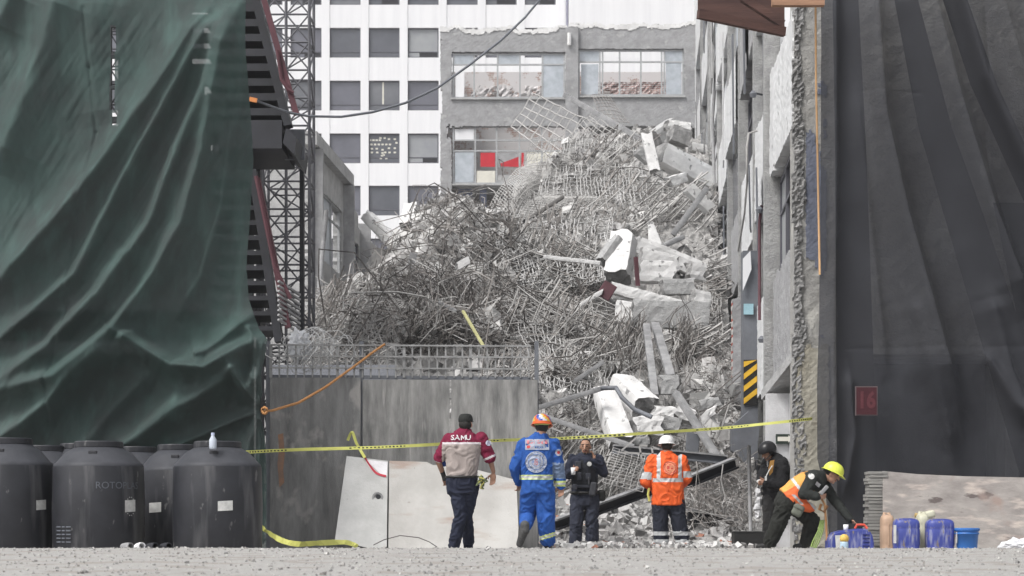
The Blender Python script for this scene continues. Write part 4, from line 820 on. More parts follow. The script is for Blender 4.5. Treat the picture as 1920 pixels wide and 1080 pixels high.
def ribbon(pts, w, tw=0, up=(0, 0, 1), seg=4, jit=0):
    q = MB(); vs = []; P_ = [Vector(p) for p in pts]; path = []
    for i in range(len(P_)-1):
        a = P_[max(i-1, 0)]; b = P_[i]; c = P_[i+1]; d = P_[min(i+2, len(P_)-1)]
        for s in range(seg):
            t = s/seg; path.append(.5*((2*b)+(c-a)*t+(2*a-5*b+4*c-d)*t*t+(3*b-a-3*c+d)*t**3))
    path.append(P_[-1]); n = len(path); fr = []
    for i, p in enumerate(path):
        d = (path[min(i+1, n-1)]-path[max(i-1, 0)]).normalized(); u = Vector(up); s = (u-d*u.dot(d)).normalized()
        s = Matrix.Rotation(tw*math.sin(i*.37)+jit*math.sin(i*1.7), 3, d) @ s; nn = d.cross(s).normalized()*.0008
        vs += [p-s*w/2-nn, p+s*w/2-nn, p+s*w/2+nn, p-s*w/2+nn]; fr.append((p, s, nn))
    fs = []
    for i in range(n-1):
        for k in range(4): fs.append((i*4+k, i*4+(k+1) % 4, i*4+4+(k+1) % 4, i*4+4+k))
    q.add(vs, fs); return q, fr
tape_y = mat("yellow_tape", (.60, .61, .17), .45, (.50, .50, .14), 4, 0); blk = mat("tape_print_black", (.03, .03, .03), .5)
red_t = mat("red_ribbon", (.60, .06, .09), .5, bump=0)
def tape(label, pts, w, tw, jit=0, up=(0, 0, 1), marks=True, mm=tape_y, seg=6, nm="caution_tape"):
    t = thing(nm, pts[0], label, "tape"); q, fr = ribbon(pts, w, tw, up, seg, jit); q.build("ribbon", mm, t)
    if marks:
        k = MB()
        for i in range(len(fr)-1):
            if (i//5) % 2: continue
            for s in range(3):
                a = fr[i][0].lerp(fr[i+1][0], s/3+.06); b = fr[i][0].lerp(fr[i+1][0], s/3+.24); 
                for sg in (1, -1):
                    off = fr[i][2]*1.9*sg; s_ = fr[i][1]*w*.27*random.uniform(.6, 1); k.add([a-s_+off, b-s_+off, b+s_+off, a+s_+off], [(0, 1, 2, 3)])
        k.build("print_marks", blk, t)
    return t
tape("long yellow caution tape stretched across the whole scene behind the rescuers' heads", [P(456, 848, 26.2), P(560, 843, 26.4), P(700, 839, 26.6), P(820, 833, 27), P(930, 826, 27.5), P(1050, 822, 28.4), P(1200, 813, 28.6), P(1350, 803, 28.8), P(1450, 793, 28.8), P(1523, 785, 28.9)], .042, .35)
tape("short yellow tape end dangling from the hoarding above the pale sheet", [P(652, 826, 27.9), P(660, 810, 27.88), P(668, 830, 27.86), P(677, 846, 27.85), P(684, 858, 27.7)], .04, .5, up=(1, 0, 0), marks=False)
tape("red ribbon trailing on the pale leaning sheet", [lean(684, 857, .02), lean(693, 872, .02), lean(706, 887, .02), lean(724, 893, .02)], .03, .2, marks=False, mm=red_t, nm="red_ribbon")
tape("slack yellow tape drooping to the gravel beside the right-hand tank", [P(488, 986, 25.5), P(505, 1000, 25.4), P(530, 1014, 25.2), P(560, 1020, 25.0), P(600, 1018, 25.0), P(650, 1017, 25.4), P(670, 1026, 25.5)], .07, .5, .2, marks=False)
# ropes and cable
rope_o = mat("orange_rope", (.60, .30, .12), .9, (.45, .22, .09), 30, .4, 90)
q = MB(); q.tube([P(492, 771, 26.2), P(510, 770, 26.5), P(560, 755, 27.2), P(610, 726, 27.8), P(660, 690, 28), P(700, 660, 28), P(722, 645, 28)], .018, 6)
for i in range(5): q.tube([P(496+5*math.cos(t*.9+i), 770+6*math.sin(t*.9+i), 26.1-.02*i) for t in range(8)], .018, 5)
tag(q.build("orange_rope", rope_o, smooth=True), "orange rope tied to the green net and slung over the steel grid", "rope")
cb_ = thing("hanging_cable", P(470, 187, 34), "grey cable swooping across the office block from the steel stair", "cable")
pts = [(478, 188), (510, 200), (545, 212), (580, 218), (640, 219), (700, 210), (760, 193), (820, 165), (880, 122), (940, 75), (985, 32), (1018, -8), (1040, -40)]
q = MB(); q.tube([P(x, y, 34+i*.3) for i, (x, y) in enumerate(pts)], .022, 8); q.build("cable", mat("grey_cable", (.16, .17, .19), .5), cb_, smooth=True)
q = MB(); q.bar(P(468, 186, 34), P(482, 189, 34), .07); q.build("orange_clip", mat("orange_clip", (.65, .25, .08), .5), cb_)
q = MB(); q.tube([P(582, 262, 59), P(584, 272, 59), P(580, 276, 59), P(588, 270, 59), P(586, 258, 59)], .05, 6); tag(q.build("antenna_stub", steel_dark), "small bent stub on top of the low grey wing beside the tower", "stub")

# ------------------------------------------------------------------ nets
AMP = 2.3
net_g = mat("green_shade_net", (.054, .090, .083), .85, (.050, .063, .062), .9, .12, 200, detail=5, trans=.15, spots=[((.070, .112, .104), 2.2, .52, (1.6, 1, .35), .2), ((.10, .115, .112), .5, .52, (1, 1, .7), .4)], spec=.2)
net_k = mat("black_shade_net", (.046, .048, .056), .85, (.033, .034, .040), .8, .08, 220, detail=5, trans=.17, spec=.2)
def cloth(name, label, cat, mm, Y, region, edgeL, edgeR, folds, step, noise_amp=.03, seams=(), bottom=None, bowY=0, holes=None, wr=(.010, .6)):
    x0, y0, x1, y1 = region; nx_ = int((x1-x0)/step); ny_ = int((y1-y0)/step)
    U, Vv = np.meshgrid(np.linspace(0, 1, nx_+1), np.linspace(y0, y1, ny_+1), indexing='ij')
    eL = np.interp(Vv, [p[1] for p in edgeL], [p[0] for p in edgeL]); eR = np.interp(Vv, [p[1] for p in edgeR], [p[0] for p in edgeR])
    PX = eL+(eR-eL)*U; PY = Vv.copy()
    if bottom is not None:
        bt = np.interp(PX, [p[0] for p in bottom], [p[1] for p in bottom]); PY = y0+(Vv-y0)*(bt-y0)/(y1-y0)
    D = np.zeros_like(PX)
    for (line, amp_, wl_, wr_) in folds:
        best = np.full(PX.shape, 1e9); sgn = np.zeros(PX.shape); tt = np.zeros(PX.shape); n = len(line)-1
        for i in range(n):
            ax, ay = line[i]; bx, by = line[i+1]; dx, dy = bx-ax, by-ay; L2 = dx*dx+dy*dy
            t = np.clip(((PX-ax)*dx+(PY-ay)*dy)/L2, 0, 1); qx = PX-ax-t*dx; qy = PY-ay-t*dy; d = np.hypot(qx, qy); s = np.sign(dx*(PY-ay)-dy*(PX-ax))
            u = d < best; best = np.where(u, d, best); sgn = np.where(u, s, sgn); tt = np.where(u, (i+t)/n, tt)
        wid = np.where(sgn > 0, wl_, wr_); x = best/wid
        prof = np.exp(-np.sqrt(x*x+.06)*1.6+.39)
        end = np.clip(np.minimum(tt/.12, (1-tt)/.18)+.35, 0, 1)
        D += AMP*amp_*prof*end
    D += noise_amp*vfbm(PX/70, PY/110, 4, 31)*2+noise_amp*.35*vfbm(PX/18, PY/45, 3, 37)*2
    D += wr[0]*vfbm((PX+PY*wr[1])/11, (PY-PX*wr[1])/130, 3, 61)*2*np.clip(vfbm(PX/160, PY/160, 2, 71)*3+.6, 0, 1.3)
    for (line, dpt) in seams:
        for i in range(len(line)-1):
            ax, ay = line[i]; bx, by = line[i+1]; dx, dy = bx-ax, by-ay; L2 = dx*dx+dy*dy
            t = np.clip(((PX-ax)*dx+(PY-ay)*dy)/L2, 0, 1); d = np.hypot(PX-ax-t*dx, PY-ay-t*dy); D -= dpt*np.exp(-(d/3.5)**2)
    Yd = Y-D+bowY*(U-.5)**2
    XX = (PX-960)/F*Y; ZZ = np.maximum(HC+(HOR-PY)/F*Y, .01)
    q = MB(); q.v = list(zip(XX.ravel(), Yd.ravel(), ZZ.ravel())); N_ = ny_+1
    q.f = [(i*N_+j, i*N_+j+1, (i+1)*N_+j+1, (i+1)*N_+j) for i in range(nx_) for j in range(ny_)]; q.mi = [0]*len(q.f)
    if holes: q.f = [f for f in q.f if not any(hx0 < q.v[f[0]][0]/Y*F+960 < hx1 and hy0 < HOR-(q.v[f[0]][2]-HC)/Y*F < hy1 for hx0, hy0, hx1, hy1 in holes)]; q.mi = [0]*len(q.f)
    return q
gf = [  # (ridge line, height m, width on its + side, width on its - side)
 ([(400, 20), (333, 133), (265, 225), (213, 300), (160, 365), (60, 480), (-20, 560)], .20, 34, 26),
 ([(418, 40), (366, 128), (300, 240), (233, 357), (150, 520), (60, 600), (-20, 660)], .17, 26, 26),
 ([(436, 30), (396, 180), (340, 290), (290, 430), (200, 560), (110, 650), (-20, 735)], .20, 26, 34),
 ([(455, 20), (420, 170), (388, 300), (350, 430), (300, 520), (217, 632), (120, 709), (-20, 745)], .22, 30, 34),
 ([(466, 60), (440, 250), (418, 400), (380, 520), (330, 600)], .10, 24, 26),
 ([(120, -10), (88, 100), (50, 200), (0, 330)], .16, 40, 60), ([(30, -10), (0, 60)], .10, 30, 30),
 ([(180, -10), (175, 120), (190, 240)], .05, 30, 60),
 ([(238, 630), (272, 652), (332, 688), (395, 694), (433, 672), (500, 636)], .24, 34, 20),
 ([(366, 668), (392, 658), (419, 640), (478, 590)], .12, 22, 18),
 ([(498, 700), (470, 735), (445, 700), (424, 719), (337, 772), (265, 828), (200, 860)], .15, 30, 28),
 ([(231, 645), (159, 704), (101, 762), (14, 822), (-20, 840)], .18, 28, 36),
 ([(290, 700), (225, 760), (175, 820), (140, 860)], .10, 30, 34), ([(350, 740), (280, 800), (230, 850)], .08, 24, 24),
 ([(494, 770), (460, 720), (440, 690)], .08, 12, 12), ([(494, 772), (440, 790), (347, 832), (290, 860)], .07, 14, 12), ([(494, 774), (470, 830), (460, 900), (455, 1000)], .09, 16, 20),
 ([(497, 775), (489, 860), (487, 960)], .05, 10, 12), ([(502, 640), (492, 700), (494, 765)], .09, 12, 16), ([(250, 470), (190, 560), (100, 650)], .07, 26, 30),
 ([(470, 610), (486, 660), (478, 720)], .07, 12, 12)]
gs = [([(160, 20), (171, 130), (183, 250), (150, 400), (132, 520), (128, 620), (104, 700), (100, 790)], .03)]
cg = cloth("green_net", "", "", net_g, 26.6, (-60, -80, 505, 1036), [(-60, -80), (-60, 1040)],
  [(463, -80), (464, 0), (470, 180), (476, 300), (470, 390), (462, 500), (466, 560), (488, 618), (506, 640), (503, 668), (497, 700), (498, 740), (493, 770), (499, 820), (501, 900), (499, 1036)], gf, 2.6, .02, gs, holes=[(208, 50, 217, 210), (213, 214, 223, 238)])
tag(cg.build("green_net", net_g, smooth=True), "huge draped green shade net with deep diagonal folds filling the left side", "net")
kf = [([(1628, -60), (1650, 222), (1690, 400), (1745, 600), (1790, 760)], .20, 46, 22), ([(1720, -60), (1785, 190), (1850, 400), (1925, 600)], .24, 50, 26),
 ([(1775, -60), (1840, 150), (1925, 330), (1960, 400)], .16, 20, 50), ([(1560, -60), (1562, 300), (1558, 700), (1566, 930)], .10, 20, 16), ([(1600, 180), (1625, 400), (1660, 700)], .05, 16, 14),
 ([(1850, -60), (1900, 120), (1960, 260)], .14, 26, 30), ([(1700, 560), (1740, 700), (1790, 850)], .07, 24, 24), ([(1850, 560), (1890, 700), (1935, 800)], .09, 24, 24), ([(1840, 660), (1900, 760), (1950, 800)], .08, 18, 18),
 ([(1590, 700), (1600, 820), (1580, 930)], .05, 14, 14)]
ks = [([(1839, -40), (1843, 120), (1846, 250), (1850, 320), (1880, 420)], .03), ([(1588, 178), (1720, 177)], .012), ([(1588, 180), (1592, 320)], .012), ([(1535, 655), (1960, 650)], .012)]
ck = cloth("black_net", "", "", net_k, 28.3, (1530, -80, 2060, 1030), [(1538, -80), (1538, 300), (1535, 600), (1531, 720), (1532, 860), (1548, 930), (1556, 1030)], [(2060, -80), (2060, 1030)], kf, 3.2, .010, ks, wr=(.008, -.25))
ckk = ck.build("black_net", net_k, smooth=True); tag(ckk, "tall black shade net hanging in long folds over the right-hand wall", "net")
nk = MB()   # the net gathered double in its dark bands
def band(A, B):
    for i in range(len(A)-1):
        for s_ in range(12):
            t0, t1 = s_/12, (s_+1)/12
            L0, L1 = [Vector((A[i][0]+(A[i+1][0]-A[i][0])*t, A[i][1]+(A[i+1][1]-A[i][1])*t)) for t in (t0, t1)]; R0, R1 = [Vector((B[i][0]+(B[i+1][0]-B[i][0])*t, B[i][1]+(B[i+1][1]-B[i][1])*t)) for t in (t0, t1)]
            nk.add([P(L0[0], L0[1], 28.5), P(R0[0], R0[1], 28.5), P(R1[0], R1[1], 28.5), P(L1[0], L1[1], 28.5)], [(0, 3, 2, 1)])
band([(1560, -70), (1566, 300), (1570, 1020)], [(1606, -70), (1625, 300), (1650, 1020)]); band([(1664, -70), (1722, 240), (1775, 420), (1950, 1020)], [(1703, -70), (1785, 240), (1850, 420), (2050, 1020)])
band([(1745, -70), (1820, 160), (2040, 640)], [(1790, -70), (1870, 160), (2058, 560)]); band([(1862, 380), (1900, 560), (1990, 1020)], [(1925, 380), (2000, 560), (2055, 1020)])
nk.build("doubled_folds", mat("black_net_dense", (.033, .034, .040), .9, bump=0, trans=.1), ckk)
rl = MB(); rl.tube([P(1500, -70, 28.3), P(2070, -70, 28.3)], .03, 8); tag(rl.build("net_rail", steel_dark), "steel rail carrying the black net above the frame", "rail")
rl = MB(); rl.tube([P(-60, -70, 26.6), P(500, -70, 26.6)], .03, 8)
tag(rl.build("net_rail", steel_dark), "steel rail carrying the green net above the frame", "rail")
# red notice behind the black net
ns = thing("red_notice", P(1625, 778, 28.0), "small red notice with a white border showing on the black net", "sign")
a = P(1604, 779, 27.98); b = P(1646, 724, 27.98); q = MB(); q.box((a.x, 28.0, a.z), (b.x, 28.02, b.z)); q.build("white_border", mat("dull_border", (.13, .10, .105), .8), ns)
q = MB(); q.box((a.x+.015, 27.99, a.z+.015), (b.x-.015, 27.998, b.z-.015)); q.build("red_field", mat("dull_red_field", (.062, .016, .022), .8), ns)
def text(body, size, mm, name, parent, mapf, depth=0, bold=0, align='CENTER'):
    cu = bpy.data.curves.new("t", 'FONT'); cu.body = body; cu.size = size; cu.align_x = align; cu.align_y = 'CENTER'; cu.offset = bold; cu.resolution_u = 3
    o = bpy.data.objects.new("t", cu); COL.objects.link(o); dg = bpy.context.evaluated_depsgraph_get(); dg.update(); me = bpy.data.meshes.new_from_object(o.evaluated_get(dg)); bpy.data.objects.remove(o)
    bm = bmesh.new(); bm.from_mesh(me); bmesh.ops.triangulate(bm, faces=bm.faces[:]); bmesh.ops.subdivide_edges(bm, edges=[e for e in bm.edges if e.calc_length() > size*.3], cuts=1)
    q = MB(); bm.verts.index_update(); q.add([mapf(v.co.x, v.co.y) for v in bm.verts], [[v.index for v in f.verts] for f in bm.faces]); bm.free()
    return q.build(name, mm, parent)
cxx = (a.x+b.x)/2; czz = (a.z+b.z)/2
text("16", .32, mat("dull_red_print", (.105, .030, .038), .8), "notice_print", ns, lambda x, y: (cxx+x*.8, 27.985, czz+y), bold=.012)

# ------------------------------------------------------------------ water tanks
tank_m = mat("black_tank_plastic", (.022, .023, .029), .5, (.013, .014, .018), 2.5, .04, 12, spec=.45, spots=[((.07, .07, .075), 4, .54, (1.6, 1.6, .22), .15), ((.11, .11, .11), 9, .66, (1, 1, .5), .04)])
dust_m = mat("dusty_tank_top", (.055, .057, .066), .6, (.034, .036, .043), 3, .05, 12)
stick = mat("white_sticker", (.62, .62, .60), .6, (.45, .45, .44), 14, 0)
def tank(label, cxp, Y, wpx, ytop, yshoulder, stick_at=None, hatch=None):
    base = P(cxp, 990, Y); base.z = 0; r = m(wpx, Y)/2; zt = P(0, ytop, Y).z; zs = P(0, yshoulder, Y).z
    t = thing("water_tank", base, label, "water tank", "black water tanks along the green net")
    q = MB(); z = zs; rl_ = r*.52
    q.lathe(base, [(r*.96, 0), (r*.985, .03), (r, z*.5), (r*.975, z-.05), (r*.95, z-.015), (r*.91, z), (r*.72, z+(zt-z)*.45), (rl_*1.0, zt-.075)], 48); q.build("shell", tank_m, t, smooth=False)
    for p in t.children[-1:] : 
        p.data.polygons.foreach_set("use_smooth", [True]*len(p.data.polygons)); p.data.materials.append(dust_m)
        for f in p.data.polygons:
            if f.normal.z > .3: f.material_index = 1
    q = MB(); q.lathe(base, [(rl_, zt-.078), (rl_*1.02, zt-.07), (rl_*1.02, zt-.012), (rl_*.98, zt), (0, zt+.012)], 36); q.build("lid", tank_m, t)
    q = MB(); c = base+Vector((r*.02, -r*.70, z+(zt-z)*.42)); q.rbox(c, (.10, .06, .05), .01); q.build("hatch_knob", steel_dark, t)
    if stick_at:
        sx, sy, sw, sh = stick_at; px0 = P(sx, 0, Y).x-base.x; ang = math.asin(max(-.97, min(.97, px0/r))); q = MB(); w_ = m(sw, Y); h_ = m(sh, Y); zc = P(0, sy, Y).z; n = 6; vs = []
        for i in range(n+1):
            an = ang+(i/n-.5)*w_/r/max(.35, math.cos(ang)); 
            for s in (-1, 1): vs.append(base+Vector((math.sin(an)*(r+.006), -math.cos(an)*(r+.006), zc+s*h_/2+.01*i/n)))
        q.add(vs, [(2*i, 2*i+2, 2*i+3, 2*i+1) for i in range(n)]); q.build("sticker", stick, t)
    return t, base, r
tank("black water tank at the far left, cut by the photo's edge", 14, 24.2, 174, 822, 866, (88, 948, 13, 18))
tk, tb_, tr_ = tank("black water tank with faint ROTOPLAS lettering and a green-white sticker", 185, 24.0, 172, 828, 868, (254, 950, 15, 22))
tank("black water tank standing a step back, half hidden between two others", 336, 25.2, 152, 834, 876, (303, 953, 24, 18))
tk4, t4b, t4r = tank("black water tank at the right end with a small bottle on its lid", 408, 23.8, 168, 828, 868, (434, 950, 26, 18))
tank("rear tank whose lid shows just right of the far left tank", 86, 25.9, 150, 836, 880)
tank("rear tank whose lid peeps out left of the lettered tank's lid", 150, 26.0, 140, 832, 880); tank("rear tank whose lid shows between the lettered tank and the one a step back", 256, 25.9, 140, 838, 880)
def tankmap(base, r, px, py, Y):
    a0 = math.asin(max(-.95, min(.95, (P(px, 0, Y).x-base.x)/r))); zc = P(0, py, Y).z
    return lambda x, y: base+Vector((math.sin(a0+x/r)*(r+.007), -math.cos(a0+x/r)*(r+.007), zc+y))
lt = mat("faded_lettering", (.12, .13, .15), .7, bump=0)
text("ROTOPLAS", .115, lt, "lettering", tk, tankmap(tb_, tr_, 237, 912, 24.0))
q = MB(); mp_ = tankmap(tb_, tr_, 132, 1003, 24.0)
for i in range(5):
    for (x, w_) in ((-.11, .09), (0, .05), (.07, .07)): q.add([mp_(x, .09-i*.045), mp_(x+w_, .09-i*.045), mp_(x+w_, .105-i*.045), mp_(x, .105-i*.045)], [(0, 1, 2, 3)])
q.build("moulded_print", lt, tk)
q = MB(); mp_ = tankmap(tb_, tr_, 254, 950, 24.0)
for i in range(14): t_ = i/14*6.283; cx_, cy_ = .085*math.cos(t_)*.8, .11*math.sin(t_); q.add([mp_(cx_-.006, cy_-.006), mp_(cx_+.006, cy_-.006), mp_(cx_+.006, cy_+.006), mp_(cx_-.006, cy_+.006)], [(0, 1, 2, 3)])
q.build("sticker_ring", stick, tk)
bo = P(398, 842, 23.3); bt_ = thing("plastic_bottle", (bo.x, 23.35, bo.z), "small clear bottle with a white-blue cap on the right tank's shoulder", "bottle")
q = MB(); q.lathe((bo.x, 23.35, bo.z), [(.038, 0), (.044, .02), (.044, .11), (.02, .155), (.018, .165)], 14); q.build("bottle_body", mat("clear_pale_plastic", (.55, .60, .68), .3), bt_, smooth=True)
q = MB(); q.lathe((bo.x, 23.35, bo.z+.165), [(.021, 0), (.021, .03), (0, .031)], 12); q.build("cap", mat("pale_blue_cap", (.55, .62, .80), .4), bt_)
for i, (x, Y, lab) in enumerate([(238, 22.6, "short grey pipe offcut on the gravel left of the pair between the tanks"), (285, 22.6, "dark elbow of pipe on the gravel between the tanks"), (262, 22.7, "white plastic offcut on the gravel between the tanks"), (311, 22.6, "black crumpled offcut on the gravel beside the right tank")]):
    z = .05; c = P(x, 0, Y); q = MB(); q.lathe((c.x, Y, .085), [(.045, -.07), (.05, 0), (.045, .07), (.035, .07), (.036, -.07)], 14, axis=(random.uniform(.5, 1), -.8, .1)); tag(q.build("pipe_offcut", [steel_light, steel_dark, white_wall, tank_m][i]), lab, "pipe offcut")

# ------------------------------------------------------------------ right side: boards, cans, crate
wood_r = mat("reddish_ply", (.34, .315, .295), .85, (.22, .20, .19), 3.4, .2, 20, stretch=(.7, 1, 1.6), detail=9, spots=[((.12, .10, .095), 4.5, .64, (.6, 1, 1.5), .04), ((.46, .40, .36), 5, .56, (.5, 1, 2), .15), ((.28, .22, .195), 2, .60, (1, 1, 1), .1)])
q = MB(); pts = [(1656, 1036), (1655, 883), (1720, 889), (1810, 893), (1960, 896), (1960, 1036)]; q.prism([P(x, y, 27.4+(1036-y)/150*.35) for x, y in pts], (0, .022, 0)); tag(q.build("plywood_sheet", wood_r, fixn=True), "long reddish plywood sheet leaning against the black net", "board")
st_ = thing("timber_stack", P(1640, 1034, 27.8), "stack of thin grey boards standing left of the plywood sheet", "timber stack")
for i in range(24):
    q = MB(); z0 = .0+i*.0455; x0 = P(1627, 0, 27.8).x+random.uniform(-.02, .02)-.001*(24-i); x1 = P(1662, 0, 27.8).x; q.box((x0, 27.72+random.uniform(-.01, .01), z0+.004), (x1, 28.05, z0+.043)); q.build("board", mat("grey_lumber", (.36, .35, .33), .9, (.22, .215, .205), 4, .4, 30, stretch=(.3, 1, 4)), st_)
blue_d = mat("blue_drum_plastic", (.055, .075, .33), .4, (.045, .06, .25), 3, .05, 14, spec=.4, spots=[((.26, .27, .40), 13, .50, (1.5, 1.5, .3), .2), ((.20, .17, .16), 18, .62, (1, 1, .6), .06)])
blue_b = mat("bright_blue_plastic", (.04, .17, .50), .4, (.03, .13, .40), 3, .04, spec=.4); tan_p = mat("tan_plastic", (.55, .38, .27), .5, (.45, .31, .22), 3, .05); cream_p = mat("cream_plastic", (.60, .59, .47), .45, (.50, .49, .38), 3, .05)
def can(label, cxp, Y, wpx, ytop, mm, d=.28, cap=True, tilt=0, nm="jerrycan", ribs=3, handle=True):
    base = P(cxp, 990, Y); base.z = 0; w_ = m(wpx, Y); h = P(0, ytop, Y).z; t = thing(nm, base, label, "jerrycan"); R = Matrix.Rotation(tilt, 3, 'Y')
    q = MB(); vs = []; n = 28; prof = [(.86, 0), (.93, .015), (.95, .05), (.97, .1), (.94, .13), (.985, .17), (1, .45), (.985, .62), (.95, .65), (.98, .69), (.97, .80), (.90, .88), (.74, .93), (.42, .955), (.0, .96)]
    for (k_, zz) in prof:
        for j in range(n):
            a_ = 2*math.pi*j/n; vs.append(base+R @ Vector((math.copysign(abs(math.cos(a_))**.6, math.cos(a_))*w_/2*k_, math.copysign(abs(math.sin(a_))**.6, math.sin(a_))*d/2*k_, h*zz)))
    q.add(vs, [(i*n+j, i*n+(j+1) % n, (i+1)*n+(j+1) % n, (i+1)*n+j) for i in range(len(prof)-1) for j in range(n)]); o = q.build("can_body", mm, t, smooth=True)
    q = MB()
    for i in range(ribs): x = (-.5+(i+.5)/ribs)*w_*.72; q.rbox(base+Vector((x, -d/2, h*.42)), (.018, .012, h*.6), .004, 1, R)
    if ribs: q.build("rib", mm, t)
    if handle: q = MB(); q.tube([base+Vector((x, 0, z)) for x, z in ((-w_*.3, h*.88), (-w_*.2, h), (w_*.15, h), (w_*.25, h*.88))], .022, 8); q.build("handle", mm, t, smooth=True)
    if cap: q = MB(); q.lathe(base+Vector((w_*.34, 0, h*.88)), [(.03, 0), (.03, .05), (0, .052)], 12); q.build("cap", cream_p, t)
    return t
can("tan upright jerrycan leaning at the left end of the row by the plywood", 1663, 26.9, 24, 962, tan_p, ribs=1, cap=False)
can("left blue drum-like can with a white label edge, between tan and cream cans", 1699, 26.3, 50, 969, blue_d, ribs=0, cap=False, handle=False)
can("narrow cream can squeezed between the two blue cans", 1729, 26.6, 22, 960, cream_p, ribs=1, cap=False)
can("right blue can with a worn whitish face beside the bucket", 1762, 26.3, 54, 970, blue_d, ribs=0, cap=False, handle=False)
q = MB(); q.rbox(P(1738, 966, 26.8), (.20, .2, .10), .03, 3, Matrix.Rotation(-.3, 3, 'Y')); ct = thing("cream_canister", P(1738, 975, 26.8), "cream canister lying on top of the blue cans", "canister"); q.build("can_body", cream_p, ct, smooth=True); q = MB(); q.lathe(P(1722, 967, 26.75), [(.032, 0), (.032, .05), (0, .052)], 12, axis=(-1, 0, .2)); q.build("cap", mat("amber_cap", (.55, .40, .18), .5), ct)
q = MB(); q.box((P(1674, 0, 26.2).x, 26.14, .1), (P(1679, 0, 26.2).x, 26.158, .34)); tag(q.build("paper_label", stick), "narrow white label at the left edge of the left blue can", "label")
bk = thing("bucket", P(1813, 1034, 26.2), "bright blue plastic bucket with ribbed rim and lid", "bucket"); c = P(1813, 990, 26.2); c.z = 0
h = P(0, 990, 26.2).z; r_ = m(44, 26.2)/2
q = MB(); q.lathe(c, [(r_*.80, 0), (r_*.84, .02), (r_*.96, h*.72), (r_*1.05, h*.73), (r_*1.05, h*.77), (r_*.97, h*.78), (r_*.98, h*.86), (r_*1.06, h*.87), (r_*1.06, h*.9)], 28); q.build("bucket_body", blue_b, bk, smooth=True)
q = MB(); q.lathe(c, [(r_*1.09, h*.901), (r_*1.09, h*.97), (r_*1.0, h), (0, h)], 28); q.build("lid", blue_b, bk)
q = MB(); q.box((c.x-r_*.98, c.y-r_*.45, .1), (c.x-r_*.93, c.y-r_*.2, .25)); q.build("label", stick, bk)
crumple("white_sack", "crumpled white sack on the gravel at the far right edge", "sack", P(1914, 1036, 23.5)+Vector((0, 0, .06)), (.26, .2, .11), mat("white_sack_fabric", (.66, .66, .68), .7), 8, .5, 2)
# lying blue can with vents, the bending man holds its handle
lc = thing("lying_jerrycan", P(1597, 1034, 26.6), "large blue jerrycan lying down under the bending man's hand", "jerrycan"); Yc = 26.5
q = MB(); a = P(1553, 1036, Yc); b = P(1638, 992, Yc); pts = [(1553, 1040), (1553, 1012), (1560, 1000), (1575, 995), (1612, 991), (1626, 991), (1635, 1000), (1639, 1015), (1640, 1040)]
bm = bmesh.new(); f0 = [bm.verts.new(P(x, y, Yc)) for x, y in pts]; fa = bm.faces.new(f0); ex = bmesh.ops.extrude_face_region(bm, geom=[fa]); bmesh.ops.translate(bm, verts=[v for v in ex['geom'] if isinstance(v, bmesh.types.BMVert)], vec=(0, .3, 0)); bmesh.ops.bevel(bm, geom=bm.edges[:], offset=.02, segments=3, affect='EDGES'); bm.verts.index_update()
q.add([v.co for v in bm.verts], [[v.index for v in f.verts] for f in bm.faces]); bm.free(); q.build("can_body", blue_d, lc, smooth=False, fixn=True)
q = MB()
for i in range(4): q.rbox(P(1624, 1002+i*7, Yc-.005), (.09, .02, .02), .005, 1)
q.build("moulded_groove", mat("deep_blue", (.03, .04, .18), .5), lc)
q = MB(); q.tube([P(1603, 991, Yc+.1), P(1607, 984, Yc+.1), P(1620, 984, Yc+.1), P(1626, 991, Yc+.1)], .018, 8); q.build("red_handle", mat("red_plastic", (.60, .08, .05), .5), lc, smooth=True)
q = MB(); q.lathe(P(1586, 996, Yc+.15), [(.03, 0), (.036, .09), (.033, .09), (.0, .005)], 12); tag(q.build("paper_cup", white_wall, smooth=True), "small white cup standing on the lying blue jerrycan", "cup")
q = MB(); q.prism([P(1568, 1034, Yc-.06), P(1566, 1004, Yc-.06), P(1584, 1003, Yc-.06), P(1586, 1034, Yc-.06)], (0, .01, 0)); tag(q.build("paper_label", stick, fixn=True), "white card standing against the lying blue jerrycan", "card")
yb = thing("yellow_bottle", P(1583, 1034, 26.2), "small round bottle with yellow top in front of the lying jerrycan", "bottle"); c = P(1583, 1034, 26.2); c.z = .0
q = MB(); q.lathe(c, [(.05, 0), (.055, .02), (.055, .10), (.05, .12)], 16); q.build("bottle_body", mat("pale_blue_label", (.45, .60, .72), .5), yb, smooth=True); q = MB(); q.lathe(c, [(.051, .121), (.06, .15), (.055, .19), (.03, .215), (0, .22)], 16); q.build("cap", mat("amber_yellow", (.75, .50, .12), .45), yb, smooth=True)
cr = thing("black_crate", P(1403, 1028, 29.8), "low black box on the ground beside the dark-clad man's feet", "box"); q = MB(); a = P(1377, 1032, 29.8); b = P(1432, 998, 29.8); q.rbox(((a.x+b.x)/2, 30, b.z/2), (b.x-a.x, .4, b.z), .012, 2); q.build("box_body", mat("black_box", (.022, .022, .022), .6), cr); q = MB(); q.rbox(((a.x+b.x)/2, 30, b.z+.008), (b.x-a.x+.02, .42, .02), .006, 2); q.build("lid", mat("charcoal_lid", (.06, .06, .06), .6), cr)
